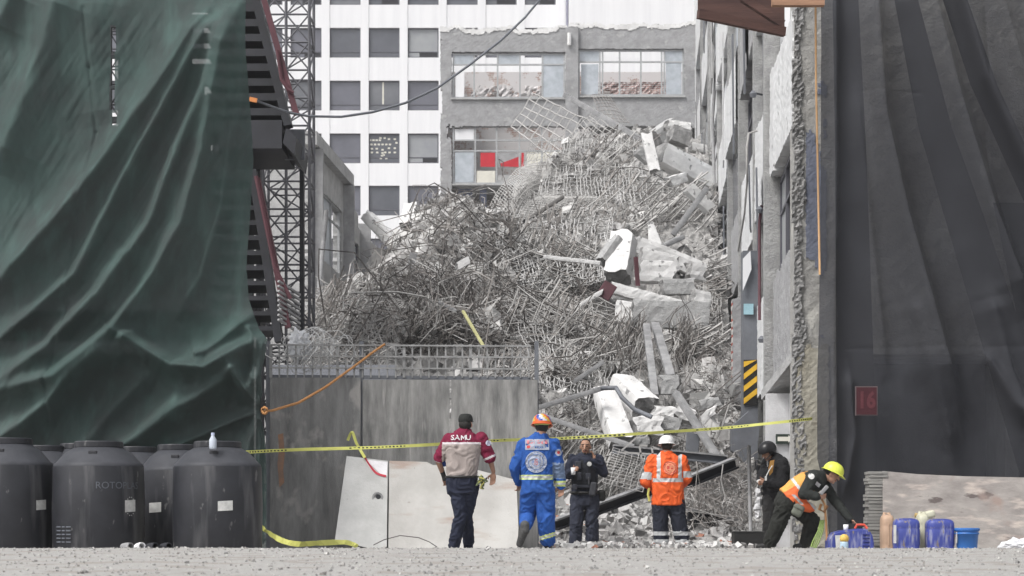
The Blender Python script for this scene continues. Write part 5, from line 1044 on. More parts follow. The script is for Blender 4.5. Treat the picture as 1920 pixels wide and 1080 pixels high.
# hanging white bags on the post beside the dark-clad man
wb = thing("hanging_bags", P(1420, 975, 31.6), "white plastic bags hanging in a column left of the man in black", "bags"); q = MB()
for i, (x, y) in enumerate([(1421, 925), (1423, 940), (1420, 952), (1422, 964)]): q.ell(P(x, y, 31.5), (Vector((.055, 0, 0)), Vector((0, .05, 0)), Vector((0, 0, .075))), 9)
for k in range(len(q.v)): v = Vector(q.v[k]); q.v[k] = tuple(v+Vector((noise.noise(v*22), noise.noise(v*21+Vector((5, 0, 0))), noise.noise(v*20)))*.035)
q.build("bag", mat("white_bag", (.62, .62, .63), .5), wb); q = MB(); q.tube([P(1404, 835, 31.7), P(1408, 1026, 31.7)], .03, 8); tag(q.build("grey_post", steel_light, smooth=True), "grey post standing behind the hanging white bags", "post")
q = MB(); q.tube([P(1356, 870, 33), P(1352, 900, 33), P(1364, 950, 33)], .012, 5)
for x in np.linspace(0, 1, 4): pass
tag(q.build("loose_wire", bar_light), "loose pale wire dangling from the girder's right end", "wire")
# loose wires on the ground
q = MB(); q.tube([P(x, y, 24.5) for x, y in ((700, 1022), (720, 1012), (750, 1004), (785, 1008), (805, 1016), (820, 1026))], .006, 5); tag(q.build("loose_wire", bar_dark), "thin dark wire arched on the ground before the pale sheet", "wire")
# ------------------------------------------------------------------ people
def solid(mb, voxel, smooth=4, cloth=0, seed=0, fr=9):
    """join overlapping closed volumes into one continuous surface"""
    me = bpy.data.meshes.new("tmp"); me.from_pydata(mb.v, [], mb.f)
    bm = bmesh.new(); bm.from_mesh(me); bmesh.ops.recalc_face_normals(bm, faces=bm.faces[:]); bm.to_mesh(me); bm.free()
    o = bpy.data.objects.new("tmp", me); COL.objects.link(o)
    r = o.modifiers.new("r", 'REMESH'); r.mode = 'VOXEL'; r.voxel_size = voxel
    s = o.modifiers.new("s", 'SMOOTH'); s.factor = .5; s.iterations = smooth
    dg = bpy.context.evaluated_depsgraph_get(); dg.update(); m2 = bpy.data.meshes.new_from_object(o.evaluated_get(dg)); bpy.data.objects.remove(o)
    q = MB(); n = len(m2.vertices); co = np.empty(n*3); m2.vertices.foreach_get("co", co); co = co.reshape(-1, 3)
    if cloth:
        no = np.empty(n*3); m2.vertices.foreach_get("normal", no); no = no.reshape(-1, 3)
        for i in range(n):
            v = Vector((co[i, 0]*fr+seed, co[i, 1]*fr, co[i, 2]*fr*.9)); k = noise.noise(v+Vector((noise.noise(v*.6)*2.2, 0, noise.noise(v*.5+Vector((4, 4, 4)))*2.6)))
            k = 1-abs(k)*2.6 if k < .2 else k
            co[i] += no[i]*cloth*(max(-1, min(1, k))-.35)
    q.v = [tuple(c) for c in co]; q.f = [tuple(p.vertices) for p in m2.polygons]; q.mi = [0]*len(q.f); return q
def zone(q, fn):
    for i, f in enumerate(q.f):
        c = Vector(q.v[f[0]]); 
        for k in f[1:]: c = c+Vector(q.v[k])
        q.mi[i] = fn(c/len(f))
    return q
def limb(mb, pts, rs):
    for i in range(len(pts)-1):
        a, b = Vector(pts[i]), Vector(pts[i+1]); n = 8; mb.tube([a.lerp(b, t/n) for t in range(n+1)], [rs[i]+(rs[i+1]-rs[i])*t/n for t in range(n+1)], 14)
    for p, r in zip(pts, rs): mb.ell(p, (Vector((r, 0, 0)), Vector((0, r, 0)), Vector((0, 0, r))), 14)
def loft(mb, rings, wax):
    """rings: (centre, half width, half depth); closed elliptic sections"""
    n = 22; vs = []; k = len(rings)
    for i, (c, hw, hd) in enumerate(rings):
        c = Vector(c); d = (Vector(rings[min(i+1, k-1)][0])-Vector(rings[max(i-1, 0)][0])).normalized(); wv = (wax-d*wax.dot(d)).normalized(); dv = d.cross(wv)
        for j in range(n):
            t = 2*math.pi*j/n; ct, s_ = math.cos(t), math.sin(t); e = .82
            vs.append(c+wv*hw*math.copysign(abs(ct)**e, ct)+dv*hd*math.copysign(abs(s_)**e, s_))
    fs = [(i*n+j, i*n+(j+1) % n, (i+1)*n+(j+1) % n, (i+1)*n+j) for i in range(k-1) for j in range(n)]+[tuple(range(n))[::-1], tuple(range((k-1)*n, k*n))]
    mb.add(vs, fs)
skin_m = mat("skin_tan", (.40, .23, .16), .55, (.34, .19, .13), 9, .05); lip_m = mat("lips", (.22, .08, .06), .5, bump=0); eye_m = mat("eye_dark", (.02, .015, .012), .3, bump=0); hair_m = mat("black_hair", (.012, .011, .010), .6, (.02, .018, .016), 30, .4, 120)
navy = mat("navy_trousers", (.018, .022, .042), .85, (.013, .016, .032), 8, .2, 60); shoe_m = mat("black_leather", (.018, .018, .018), .5, bump=.1)
refl = mat("reflective_tape", (.55, .56, .57), .4, bump=0); lime = mat("lime_reflective", (.62, .72, .25), .5, bump=0)
def hand(mb, wr, d, side, grip=.6, s=1.0):
    """palm, four curled fingers and a thumb leaving the side of the palm; d = hand direction, side = thumb side"""
    d = Vector(d).normalized(); side = Vector(side); side = (side-d*side.dot(d)).normalized(); nrm = d.cross(side)
    pc = Vector(wr)+d*.05*s; mb.ell(pc, (side*.042*s, nrm*.019*s, d*.055*s), 12)
    for i, (o_, L_) in enumerate(((.030, .070), (.010, .079), (-.010, .074), (-.029, .058))):
        p = pc+side*o_*s+d*.042*s; dirv = d.copy(); pts = [p-d*.02*s, p]
        for seg, f in ((.45, 1), (.32, .85), (.23, .75)):
            dirv = (Matrix.Rotation(grip*(.75+.1*i), 3, side) @ dirv); p = p+dirv*L_*seg*s; pts.append(p)
        limb(mb, pts, [.0095*s, .0095*s, .009*s, .008*s, .007*s])
    p = pc+side*.034*s-d*.02*s; t1 = p+(side*.8+d*.6).normalized()*.035*s; t2 = t1+(d*.9+side*.15+nrm*.35).normalized()*.032*s; limb(mb, [p, t1, t2], [.013*s, .011*s, .009*s])
def head(mb, c, f, up, s=1.0):
    f = Vector(f).normalized(); up = Vector(up); up = (up-f*up.dot(f)).normalized(); r = f.cross(up)
    mb.ell(c+up*.02*s, (r*.076*s, f*.093*s, up*.098*s), 18); mb.ell(c-up*.055*s+f*.025*s, (r*.055*s, f*.062*s, up*.062*s), 14)
    mb.ell(c-up*.10*s+f*.062*s, (r*.025*s, f*.02*s, up*.018*s), 10); limb(mb, [c+f*.085*s+up*.015*s, c+f*.112*s-up*.028*s], [.011*s, .017*s])
    mb.ell(c+f*.087*s-up*.062*s, (r*.026*s, f*.012*s, up*.012*s), 10)
    for sg in (1, -1): mb.ell(c+r*sg*.078*s-up*.01*s-f*.005*s, (f*.02*s+r*.008*sg*s, r*.01*s, up*.032*s), 10); mb.ell(c+r*sg*.035*s+f*.083*s+up*.038*s, (r*.02*s, f*.012*s, up*.007*s), 8)
    return f, up, r
def face_zone(c, f, up, r, s=1.0, beard=False):
    def fn(p):
        q = p-c; x, y, z = q.dot(r)/s, q.dot(f)/s, q.dot(up)/s
        if y > .06 and abs(abs(x)-.031) < .011 and abs(z-.012) < .006: return 1
        if y > .06 and abs(abs(x)-.034) < .021 and abs(z-.040) < .005: return 2
        if y > .07 and abs(x) < .027 and abs(z+.064) < .009: return 3
        if beard and y > .07 and abs(x) < .034 and -.055 < z < -.044: return 2
        if beard and y > .07 and abs(x) < .02 and z < -.085: return 2
        return 0
    return fn
def helmet(parent, c, f, up, s, mm, brim_mm=None, kind="hard", straps=True, zonef=None):
    f = Vector(f).normalized(); up = Vector(up); up = (up-f*up.dot(f)).normalized(); r = f.cross(up); q = MB(); n = 28; prof = []
    base = c+up*.035*s; vs = []; rows_ = 9
    for i in range(rows_+1):
        a = math.pi/2*i/rows_
        for j in range(n):
            t = 2*math.pi*j/n; rr = math.cos(a)**.8 if a < math.pi/2-1e-6 else 0.001
            ridge = 1+.03*(abs(math.sin(t)) < .28)*(i > 1)*(kind == "hard"); vs.append(base+(r*math.cos(t)*.118+f*math.sin(t)*.138)*rr*s+up*math.sin(a)*.125*s*ridge)
    fs = [(i*n+j, i*n+(j+1) % n, (i+1)*n+(j+1) % n, (i+1)*n+j) for i in range(rows_) for j in range(n)]; q.add(vs, fs)
    if kind == "hard":      # brim all round, longer in front
        vs = []
        for k, (sc_, dz) in enumerate(((1, 0), (1.13, -.012), (1.13, -.018), (1, -.01))):
            for j in range(n):
                t = 2*math.pi*j/n; fr_ = max(0, math.sin(t))**3; e = 1+(sc_-1)*(1+1.6*fr_); vs.append(base+(r*math.cos(t)*.118+f*math.sin(t)*.138)*e*s+up*(dz-.012*fr_*(sc_ > 1))*s)
        q.add(vs, [(k*n+j, k*n+(j+1) % n, ((k+1) % 4)*n+(j+1) % n, ((k+1) % 4)*n+j) for k in range(4) for j in range(n)])
    if kind == "moto":
        q = MB(); q.ell(c+up*.035*s-f*.01*s, (r*.128*s, f*.145*s, up*.128*s), 24); 
        for i, v in enumerate(q.v):
            w_ = Vector(v)-c; z = w_.dot(up); y = w_.dot(f)
            lim = -.055*s if y < .02*s else .02*s
            if z < lim: w_ = w_+up*(lim-z); 
            q.v[i] = tuple(c+w_)
    if kind == "cap":
        q = MB(); vs = []
        for i in range(7):
            a = math.pi/2*i/6
            for j in range(n): t = 2*math.pi*j/n; rr = max(.001, math.cos(a)**.45); vs.append(c+up*(.03+.105*math.sin(a))*s+(r*math.cos(t)*.092+f*math.sin(t)*.108)*rr*s*(1-.08*(i == 0)))
        q.add(vs, [(i*n+j, i*n+(j+1) % n, (i+1)*n+(j+1) % n, (i+1)*n+j) for i in range(6) for j in range(n)]); q.ell(c+up*.045*s+f*.13*s, (r*.07*s, f*.075*s, up*.008*s), 14)
    if zonef: zone(q, lambda p: zonef((p-c).dot(r), (p-c).dot(f), (p-c).dot(up)))
    o = q.build({"cap": "cap"}.get(kind, "helmet"), mm, parent, smooth=True, fixn=True)
    return o
def decal(parent, target_q, name, mm, c, wdir, udir, shape, cast, off=.006):
    """shape: list of (verts2d, faces); vertices are cast along `cast` onto the garment"""
    bv = BVHTree.FromPolygons([Vector(v) for v in target_q.v], target_q.f); q = MB()
    for (v2, fs, mi) in shape:
        vs = []
        for (x, y) in v2:
            p = Vector(c)+Vector(wdir)*x+Vector(udir)*y; h = bv.ray_cast(p-Vector(cast)*.6, Vector(cast)); vs.append((h[0]-Vector(cast)*off) if h[0] else p-Vector(cast)*.01)
        q.add(vs, fs, mi)
    return q.build(name, mm, parent)
def disc(r0, r1, mi=0, n=28, cx=0, cy=0, k=4):
    v = []; 
    for i in range(k+1):
        r_ = r0+(r1-r0)*i/k; v += [(cx+r_*math.cos(2*math.pi*j/n), cy+r_*math.sin(2*math.pi*j/n)) for j in range(n)]
    return (v, [(i*n+j, i*n+(j+1) % n, (i+1)*n+(j+1) % n, (i+1)*n+j) for i in range(k) for j in range(n)], mi)
def rect(x0, y0, x1, y1, mi=0, n=5):
    v = [(x0+(x1-x0)*i/n, y0+(y1-y0)*j/n) for i in range(n+1) for j in range(n+1)]; return (v, [(i*(n+1)+j, (i+1)*(n+1)+j, (i+1)*(n+1)+j+1, i*(n+1)+j+1) for i in range(n) for j in range(n)], mi)
def text2d(body, size, mi=0, cx=0, cy=0, bold=0):
    cu = bpy.data.curves.new("t", 'FONT'); cu.body = body; cu.size = size; cu.align_x = 'CENTER'; cu.align_y = 'CENTER'; cu.offset = bold; cu.resolution_u = 2
    o = bpy.data.objects.new("t", cu); COL.objects.link(o); dg = bpy.context.evaluated_depsgraph_get(); dg.update(); me = bpy.data.meshes.new_from_object(o.evaluated_get(dg)); bpy.data.objects.remove(o)
    bm = bmesh.new(); bm.from_mesh(me); bmesh.ops.triangulate(bm, faces=bm.faces[:]); bm.verts.index_update()
    r_ = ([(v.co.x+cx, v.co.y+cy) for v in bm.verts], [tuple(v.index for v in f.verts) for f in bm.faces], mi); bm.free(); return r_
def boot(parent, ank, toe, mm, s=1.0, name="boot"):
    q = MB(); a = Vector(ank); t = Vector(toe); d = (t-a); d.z = 0; d = d.normalized() if d.length > .02 else Vector((0, 1, 0)); lo = Vector((0, 0, 1))
    limb(q, [a+lo*.05, a-lo*.02, a-lo*.045+d*.03, t], [.055*s, .055*s, .052*s, .04*s])
    o = solid(q, .012, 3); o.build(name, mm, parent, smooth=True); return o
def body_base(r_, J, Y, tw, legs, arms, hc, f, up, wax, spine, s=1.0, beard=False, hands=()):
    """one continuous skin figure under the clothes"""
    q = MB(); f, up, r = head(q, hc, f, up, s)
    limb(q, [hc-up*.05*s-f*.02, spine[-1]], [.055*s, .062*s]); loft(q, [(c, hw*.68, hd*.68) for (c, hw, hd) in tw], wax)
    for L_ in legs: limb(q, L_, [.065, .05, .036])
    for A in arms: limb(q, A, [.045, .04, .028])
    for h in hands: hand(q, *h)
    o = solid(q, .0075, 2); zone(o, face_zone(hc, f, up, r, s, beard)); o.build("body", [skin_m, eye_m, hair_m, lip_m], r_, smooth=True); return f, up, r

# --- man in maroon and grey shirt, seen from behind
Y = 25.0; J = lambda x, y, d=0: P(x, y, Y+d)
p1 = thing("person", (J(866, 0).x, Y, 0), "person in a maroon and grey shirt marked SAMU, black cap, walking away", "person")
X1 = Vector((1, 0, 0)); hc_ = J(873, 796, .02)
tw = [(J(867, 897), .180, .125), (J(866, 890), .19, .132), (J(867, 868), .205, .135), (J(868, 840), .225, .14), (J(870, 822), .215, .12), (J(872, 811), .12, .085), (J(873, 804), .07, .065)]
aL = [J(843, 824, .02), J(821, 862, .02), J(832, 893, .22)]; aR = [J(902, 822), J(918, 858, .02), J(925, 884, .10)]
l1 = [J(856, 912, -.02), J(864, 964, -.05), J(851, 1020, -.02)]; l2 = [J(883, 912, .02), J(875, 965, .05), J(879, 1020, .34)]
body_base(p1, J, Y, tw, [l1, l2], [aL, aR], hc_, (.25, 1, 0), (0, 0, 1), X1, [J(872, 815)], hands=[(aL[2], (.25, .4, -.8), (.6, .4, .2), .5), (aR[2]-Vector((0, 0, .02)), (-.05, .15, -1), (-1, .3, 0), .45)])
q = MB(); loft(q, tw, X1); limb(q, [aL[0], aL[0].lerp(aL[1], .85)], [.080, .078]); limb(q, [aR[0], aR[0].lerp(aR[1], .98)], [.080, .078]); sh = solid(q, .012, 4, .015, 3)
zy = P(0, 833, Y).z; zt = [aL[0].lerp(aL[1], .80), aR[0].lerp(aR[1], .90)]
def z1(p):
    px = p.x/p.y*F+960; py = HOR-(p.z-HC)/p.y*F
    if px < 829 or px > 901+max(0, (py-835)*.03):
        k = abs((py-866)-(px-815)*.35) if px < 829 else abs((py-857)+(px-920)*.45)
        return 2 if k < 2.2 else 0
    if abs(py-(830.5+abs(px-866)*.02)) < 2: return 2
    return 0 if py < 831 else 1
zone(sh, z1); shirt = sh.build("shirt", [mat("maroon_cloth", (.19, .012, .045), .85, (.14, .008, .032), 9, .2, 60), mat("taupe_cloth", (.36, .31, .29), .85, (.29, .25, .235), 7, .2, 60), mat("white_piping", (.62, .58, .60), .7, bump=0)], p1, smooth=True)
sp_ = []
for tx_, cx_ in (("SA", -.060), ("U", .104)):
    g_ = text2d(tx_, .090, bold=.0015); sp_.append(([(x*1.15+cx_, y) for x, y in g_[0]], g_[1], 0))
y0_, y1_ = -.030, .030
for pl in ([(.010, y0_), (.023, y0_), (.023, y1_), (.010, y1_)], [(.061, y0_), (.074, y0_), (.074, y1_), (.061, y1_)], [(.0235, y1_), (.0235, .010), (.042, -.018), (.042, .004)], [(.0605, y1_), (.042, .004), (.042, -.018), (.0605, .010)]): sp_.append((pl, [(0, 1, 2, 3)], 0))
decal(shirt, sh, "shirt_print", mat("white_print", (.75, .73, .74), .7, bump=0), J(863, 821.5), (1, 0, 0), (0, 0, 1), sp_, (0, 1, 0)); ORG[shirt.name] = ORG[p1.name]
decal(shirt, sh, "sleeve_badge", mat("pale_badge", (.6, .6, .7), .6, bump=0), J(916, 831), (1, 0, 0), (0, 0, 1), [disc(.001, .035)], (0, 1, 0))
q = MB(); loft(q, [(J(867, 925), .185, .13), (J(866, 905), .195, .14), (J(866, 894), .192, .138)], X1); limb(q, [l1[0], l1[1], l1[2]+Vector((0, 0, -.02))], [.105, .080, .070]); limb(q, [l2[0], l2[1], l2[2]+Vector((0, 0, -.02))], [.105, .076, .066]); solid(q, .012, 3, .018, 8).build("trousers", navy, p1, smooth=True)
q = MB(); q.tube([J(866+30*math.cos(t)*.98, 894, -.16*math.sin(t)*.92+.0) for t in [2*math.pi*i/24 for i in range(25)]], .016, 6, caps=False); q.build("belt", shoe_m, p1)
for L_ in (l1, l2): boot(p1, Vector((L_[2].x, L_[2].y, .10)), Vector((L_[2].x, L_[2].y+.16, .045)), shoe_m)
helmet(p1, hc_, (.25, 1, 0), (0, 0, 1), 1.02, mat("cap_black", (.022, .024, .022), .8), kind="cap")
q = MB(); q.ell(hc_+Vector((-.005, -.03, -.005)), (Vector((.08, 0, 0)), Vector((0, .082, 0)), Vector((0, 0, .075))), 18); q.build("hair", hair_m, p1, smooth=True)
q = MB()
for i in range(26):
    c = J(902+random.gauss(0, 3), 897+random.gauss(0, 5), -.12); q.tube([c, c+Vector((random.gauss(0, .03), random.gauss(0, .02), random.gauss(-.02, .03))), c+Vector((random.gauss(.02, .03), random.gauss(0, .03), random.gauss(-.05, .03)))], .010, 5, random.choice([0, 1, 1, 2]))
q.build("belt_gloves", [shoe_m, mat("olive_glove", (.16, .19, .10), .9), mat("yellow_glove", (.45, .42, .12), .9)], p1)
q = MB(); q.rbox(J(829, 880, .1), (.07, .09, .28), .02, 2, Matrix.Rotation(-.35, 3, 'Y')); fd = q.build("blue_folder", mat("bright_blue_item", (.04, .10, .42), .5), p1); bpy.data.objects.remove(fd)
t_ = MB(); t_.rbox(J(829, 866, .14), (.085, .05, .13), .015, 2, Matrix.Rotation(-.2, 3, 'Y')); t_.rbox(J(831, 889, .16), (.06, .05, .18), .015, 2, Matrix.Rotation(-.3, 3, 'Y'), 1)
tag(t_.build("carried_bag", [MATS["bright_blue_item"], shoe_m]), "small blue and black bag under the SAMU man's left arm", "bag")

# --- rescuer in blue overalls
p2 = thing("person", (J(1010, 0).x, Y, 0), "person in blue overalls with round back emblem and flag-coloured helmet, stepping forward", "person")
hc_ = J(1016, 799, .03); ft = (.15, 1, -.12)
tw = [(J(1009, 925), .20, .14), (J(1008, 900), .20, .135), (J(1008, 870), .205, .14), (J(1009, 843), .215, .14), (J(1011, 830), .19, .12), (J(1013, 820), .11, .085), (J(1014, 812), .07, .065)]
aL = [J(983, 833, .02), J(965, 878, .03), J(973, 903, .14)]; aR = [J(1038, 833, 0), J(1047, 872, -.02), J(1052, 910, .02)]
l1 = [J(995, 918, 0), J(989, 968, .14), J(986, 984, -.14)]; l2 = [J(1022, 918, .02), J(1024, 970, .0), J(1027, 1012, .08)]
body_base(p2, J, Y, tw, [l1, l2], [aL, aR], hc_, ft, (0, 0, 1), X1, [J(1013, 822)], hands=[(aL[2], (0, .4, -1), (.5, .6, 0), .6), (aR[2], (.0, 0, -1), (-1, .2, 0), .55)])
blue = mat("blue_overall", (.022, .095, .36), .8, (.016, .070, .27), 7, .25, 60)
q = MB(); loft(q, tw, X1); limb(q, aL, [.082, .070, .056]); limb(q, aR, [.08, .072, .058]); limb(q, [l1[0], l1[1], l1[2]], [.125, .100, .075]); limb(q, [l2[0], l2[1], l2[2]], [.125, .11, .095]); sh = solid(q, .012, 4, .020, 13)
def z2(p):
    px = p.x/p.y*F+960; py = HOR-(p.z-HC)/p.y*F
    if 974 < px < 1037 and 890 < py < 899: return 1 if abs(py-894.5) > 2.2 else 2
    if px > 1038 and 902 < py < 912 and p.z > .6: return 1 if abs(py-907) > 2.2 else 2
    if px > 1036 and 868 < py < 897 and px < 1062 and p.y < Y+.02: return 3
    if px > 1010 and abs((py-1008)+(px-1018)*.3) < 4: return 1 if abs((py-1008)+(px-1018)*.3) > 1.5 else 2
    return 0
zone(sh, z2); ov = sh.build("overalls", [blue, lime, refl, mat("grey_blue_patch", (.16, .22, .34), .6, bump=0)], p2, smooth=True)
em = [mat("emblem_grey", (.33, .36, .44), .7, bump=0), mat("emblem_blue", (.10, .17, .38), .7, bump=0), mat("emblem_red", (.50, .06, .06), .7, bump=0), mat("print_pink", (.55, .20, .22), .7, bump=0)]
decal(ov, sh, "back_emblem", em, J(1005, 867), (1, 0, 0), (0, 0, 1), [disc(.10, .135), disc(.092, .10, 1), disc(.055, .092, 0), disc(.05, .055, 1), disc(.001, .05, 0), rect(-.022, -.04, .022, .01, 2), disc(.001, .018, 2, 12, 0, .025), rect(-.045, -.01, -.03, .03, 1), rect(.03, -.01, .045, .03, 1)]+[rect(.118*math.cos(t)-.006, .118*math.sin(t)-.006, .118*math.cos(t)+.006, .118*math.sin(t)+.006, 1, 1) for t in [i*.35 for i in range(18)]], (0, 1, 0), .009)
decal(ov, sh, "back_patch", em, J(1007, 833), (1, 0, 0), (0, 0, 1), [rect(-.15, -.075, .15, .06)]+[rect(-.13+.045*i, .0, -.13+.045*i+.032, .045, 3, 2) for i in range(6)]+[rect(-.13, -.055, -.05, -.02, 2, 2)]+[rect(-.03+.03*i, -.055, -.03+.03*i+.018, -.02, 1, 2) for i in range(5)], (0, 1, 0), .009)
decal(ov, sh, "sleeve_badge", em, J(1047, 849), (1, 0, 0), (0, 0, 1), [disc(.02, .042), disc(.001, .02, 2)], (0, 1, 0), .009)
helmet(p2, hc_+Vector((0, 0, -.01)), ft, (0, 0, 1), 1.04, [mat("helmet_orange", (.70, .14, .04), .35, bump=0), mat("helmet_blue", (.05, .08, .35), .35, bump=0), mat("helmet_white", (.62, .62, .70), .35, bump=0), mat("helmet_yellow", (.65, .45, .08), .35, bump=0)], kind="hard",
       zonef=lambda x, y, z: 0 if z < .055 else (int((math.atan2(y, x)*2.6+z*22) % 4)))
q = MB(); q.ell(hc_+Vector((0, -.02, -.005)), (Vector((.084, 0, 0)), Vector((0, .09, 0)), Vector((0, 0, .085))), 18); q.build("hair", hair_m, p2, smooth=True)
q = MB(); q.tube([hc_+Vector((.088*math.cos(t), .092*math.sin(t)-.01, .02)) for t in np.linspace(math.pi, 2*math.pi, 12)], .010, 5); q.build("helmet_strap", lime, p2)
bt = boot(p2, J(984, 992, -.20), J(974, 1020, -.10), mat("dusty_boot", (.11, .11, .11), .8, (.06, .06, .06), 20, .5, 60), 1.1); boot(p2, Vector((J(1027, 0, .08).x, Y+.08, .10)), Vector((J(1029, 0).x, Y+.27, .045)), shoe_m)

# --- policeman facing the camera, on the phone
Y = 31.0
p3 = thing("person", (J(1094, 0).x, Y, 0), "person in dark police vest facing us, phone at the ear and white cup in hand", "person")
hc_ = J(1098, 838, -.02); ft = (-.18, -1, -.05)
tw = [(J(1096, 940), .19, .135), (J(1096, 925), .195, .14), (J(1096, 900), .20, .15), (J(1096, 875), .215, .155), (J(1097, 861), .20, .135), (J(1098, 853), .12, .09), (J(1098, 849), .07, .065)]
aL = [J(1073, 862), J(1066, 890, .0), J(1073, 884, -.27)]; aR = [J(1121, 862), J(1131, 886, -.05), J(1115, 864, -.14)]
l1 = [J(1083, 935), J(1081, 975, -.02), J(1079, 1018)]; l2 = [J(1110, 935), J(1110, 975, -.02), J(1110, 1018)]
body_base(p3, J, Y, tw, [l1, l2], [aL, aR], hc_, ft, (0, 0, 1), X1, [J(1098, 853)], 1.03, True, hands=[(aL[2], (.25, -.5, .25), (.2, 0, 1), 1.0), (aR[2], (-.22, -.05, 1), (.2, -1, 0), .30)])
q = MB(); loft(q, tw, X1); limb(q, aL, [.088, .07, .055]); limb(q, aR, [.09, .078, .055]); sh = solid(q, .012, 3, .018, 23)
dk_blue = mat("dark_navy_shirt", (.022, .026, .045), .8, (.014, .017, .03), 7, .2, 60); jk = sh.build("jacket", dk_blue, p3, smooth=True)
q = MB(); loft(q, [(J(1096, 918), .20, .16), (J(1096, 900), .205, .17), (J(1096, 880), .20, .175), (J(1096, 866), .15, .15), (J(1097, 858), .10, .11)], X1)
vs_ = solid(q, .012, 2, .006, 5); vs_ = vs_.build("tactical_vest", mat("vest_black", (.016, .018, .024), .8, (.01, .011, .015), 9, .2, 60), p3, smooth=True)
for (x, y, w_, h_, d_) in ((1084, 872, .09, .12, .05), (1086, 893, .07, .12, .05), (1103, 893, .08, .10, .05), (1090, 912, .30, .05, .03), (1078, 913, .07, .09, .05)):
    q = MB(); q.rbox(J(x, y, -.185), (w_, d_, h_), .012, 2); q.build("pouch", mat("pouch_charcoal", (.04, .043, .055), .7), vs_)
q = MB(); q.lathe(J(1105, 870, -.18), [(.001, .03), (.035, .028), (.036, 0)], 16, axis=(0, -1, 0)); q.build("badge", stick, vs_)
q = MB(); q.rbox(J(1112, 917, -.18), (.11, .08, .22), .03, 3, Matrix.Rotation(.15, 3, 'Y')); q.rbox(J(1104, 902, -.2), (.03, .04, .12), .01, 2); q.build("holster", mat("holster_grey", (.05, .052, .06), .55), p3)
q = MB(); q.rbox(J(1128, 929, .02), (.12, .14, .18), .04, 3); q.build("hip_bag", shoe_m, p3)
q = MB(); q.tube([J(1096+24.5*math.cos(t), 924, -.17*math.sin(t)) for t in [2*math.pi*i/24 for i in range(25)]], .026, 6, caps=False); q.build("belt", shoe_m, p3)
navy3 = mat("dusty_navy_trousers", (.040, .045, .066), .85, (.024, .028, .044), 5, .25, 60)
q = MB(); loft(q, [(J(1096, 948), .20, .135), (J(1096, 935), .20, .14), (J(1096, 924), .195, .14)], X1); limb(q, l1, [.115, .100, .095]); limb(q, l2, [.115, .100, .098]); solid(q, .012, 3, .020, 28).build("trousers", navy3, p3, smooth=True)
for L_ in (l1, l2): boot(p3, Vector((L_[2].x, L_[2].y, .10)), Vector((L_[2].x+.02, L_[2].y-.17, .045)), shoe_m)
q = MB(); c = hc_+Vector((0, .012, .035)); q.ell(c, (Vector((.084, 0, 0)), Vector((0, .097, 0)), Vector((0, 0, .100))), 22); 
for i, v in enumerate(q.v):
    w_ = Vector(v)-c
    if w_.y < -.035 and w_.z < .052: w_.y = max(w_.y, -.03)
    q.v[i] = tuple(c+w_)
q.build("hair", hair_m, p3, smooth=True)
q = MB(); q.lathe(J(1075, 890, -.33), [(.030, 0), (.04, .11), (.037, .11), (.028, .005)], 16); tag(q.build("paper_cup", white_wall, smooth=True), "white paper cup held by the policeman at chest height", "cup")
q = MB(); q.rbox(J(1110, 846, -.11), (.012, .075, .15), .005, 2, Matrix.Rotation(.12, 3, 'Y')); tag(q.build("phone", shoe_m), "dark phone held to the policeman's ear", "phone")

# --- worker in orange jacket from behind
Y = 30.5
p4 = thing("person", (J(1257, 0).x, Y, 0), "person in an orange reflective jacket and white helmet, standing with the back to us", "person")
hc_ = J(1250, 836, .02); ft = (0, 1, -.1)
tw = [(J(1252, 947), .245, .16), (J(1252, 925), .24, .16), (J(1251, 895), .235, .16), (J(1251, 872), .225, .15), (J(1250, 860), .20, .125), (J(1250, 850), .11, .085), (J(1250, 846), .085, .08)]
aL = [J(1225, 864, .02), J(1212, 902, .03), J(1224, 912, .26)]; aR = [J(1278, 864, .02), J(1287, 896, .03), J(1280, 906, .28)]
l1 = [J(1238, 945), J(1239, 985), J(1240, 1018)]; l2 = [J(1268, 945), J(1274, 985), J(1281, 1018)]
body_base(p4, J, Y, tw, [l1, l2], [aL, aR], hc_, ft, (0, 0, 1), X1, [J(1250, 852)], hands=[(aL[2], (.5, .7, 0), (0, 0, 1), .5), (aR[2], (-.5, .7, 0), (0, 0, 1), .5)])
orange = mat("hi_vis_orange", (.80, .13, .025), .7, (.66, .095, .018), 6, .2, 60)
q = MB(); loft(q, tw, X1); limb(q, aL, [.10, .095, .075]); limb(q, aR, [.095, .085, .072]); sh = solid(q, .012, 4, .019, 43)
def z4(p):
    px = p.x/p.y*F+960; py = HOR-(p.z-HC)/p.y*F
    if px < 1224: return 1 if abs((py-893)+(1224-px)*.1) < 7 and p.y < Y+.16 and px < 1222 else 0
    if px > 1281: return 1 if abs(py-890) < 6 else 0
    if p.y > Y+.06: return 0
    if abs(py-900) < 4: return 1
    if py < 900 and (abs(px-(1235-(py-860)*.0)) < 3.5 or abs(px-1275) < 3.5): return 1
    return 0
zone(sh, z4); jk = sh.build("jacket", [orange, refl], p4, smooth=True)
er = [mat("emblem_pale_orange", (.75, .30, .17), .7, bump=0), mat("emblem_rust", (.62, .08, .06), .7, bump=0)]
decal(jk, sh, "back_emblem", er, J(1255, 878), (1, 0, 0), (0, 0, 1), [disc(.10, .108, 1), disc(.085, .10, 0), disc(.075, .085, 1), disc(.001, .075, 0), rect(-.05, -.02, -.01, .03, 1, 2), rect(.01, -.02, .05, .03, 1, 2), rect(-.035, -.05, .035, -.035, 1, 2), rect(-.02, .04, .02, .055, 1, 2)]+[rect(.092*math.cos(t)-.006, .092*math.sin(t)-.006, .092*math.cos(t)+.006, .092*math.sin(t)+.006, 1, 1) for t in [i*.42 for i in range(15)]], (0, 1, 0), .008)
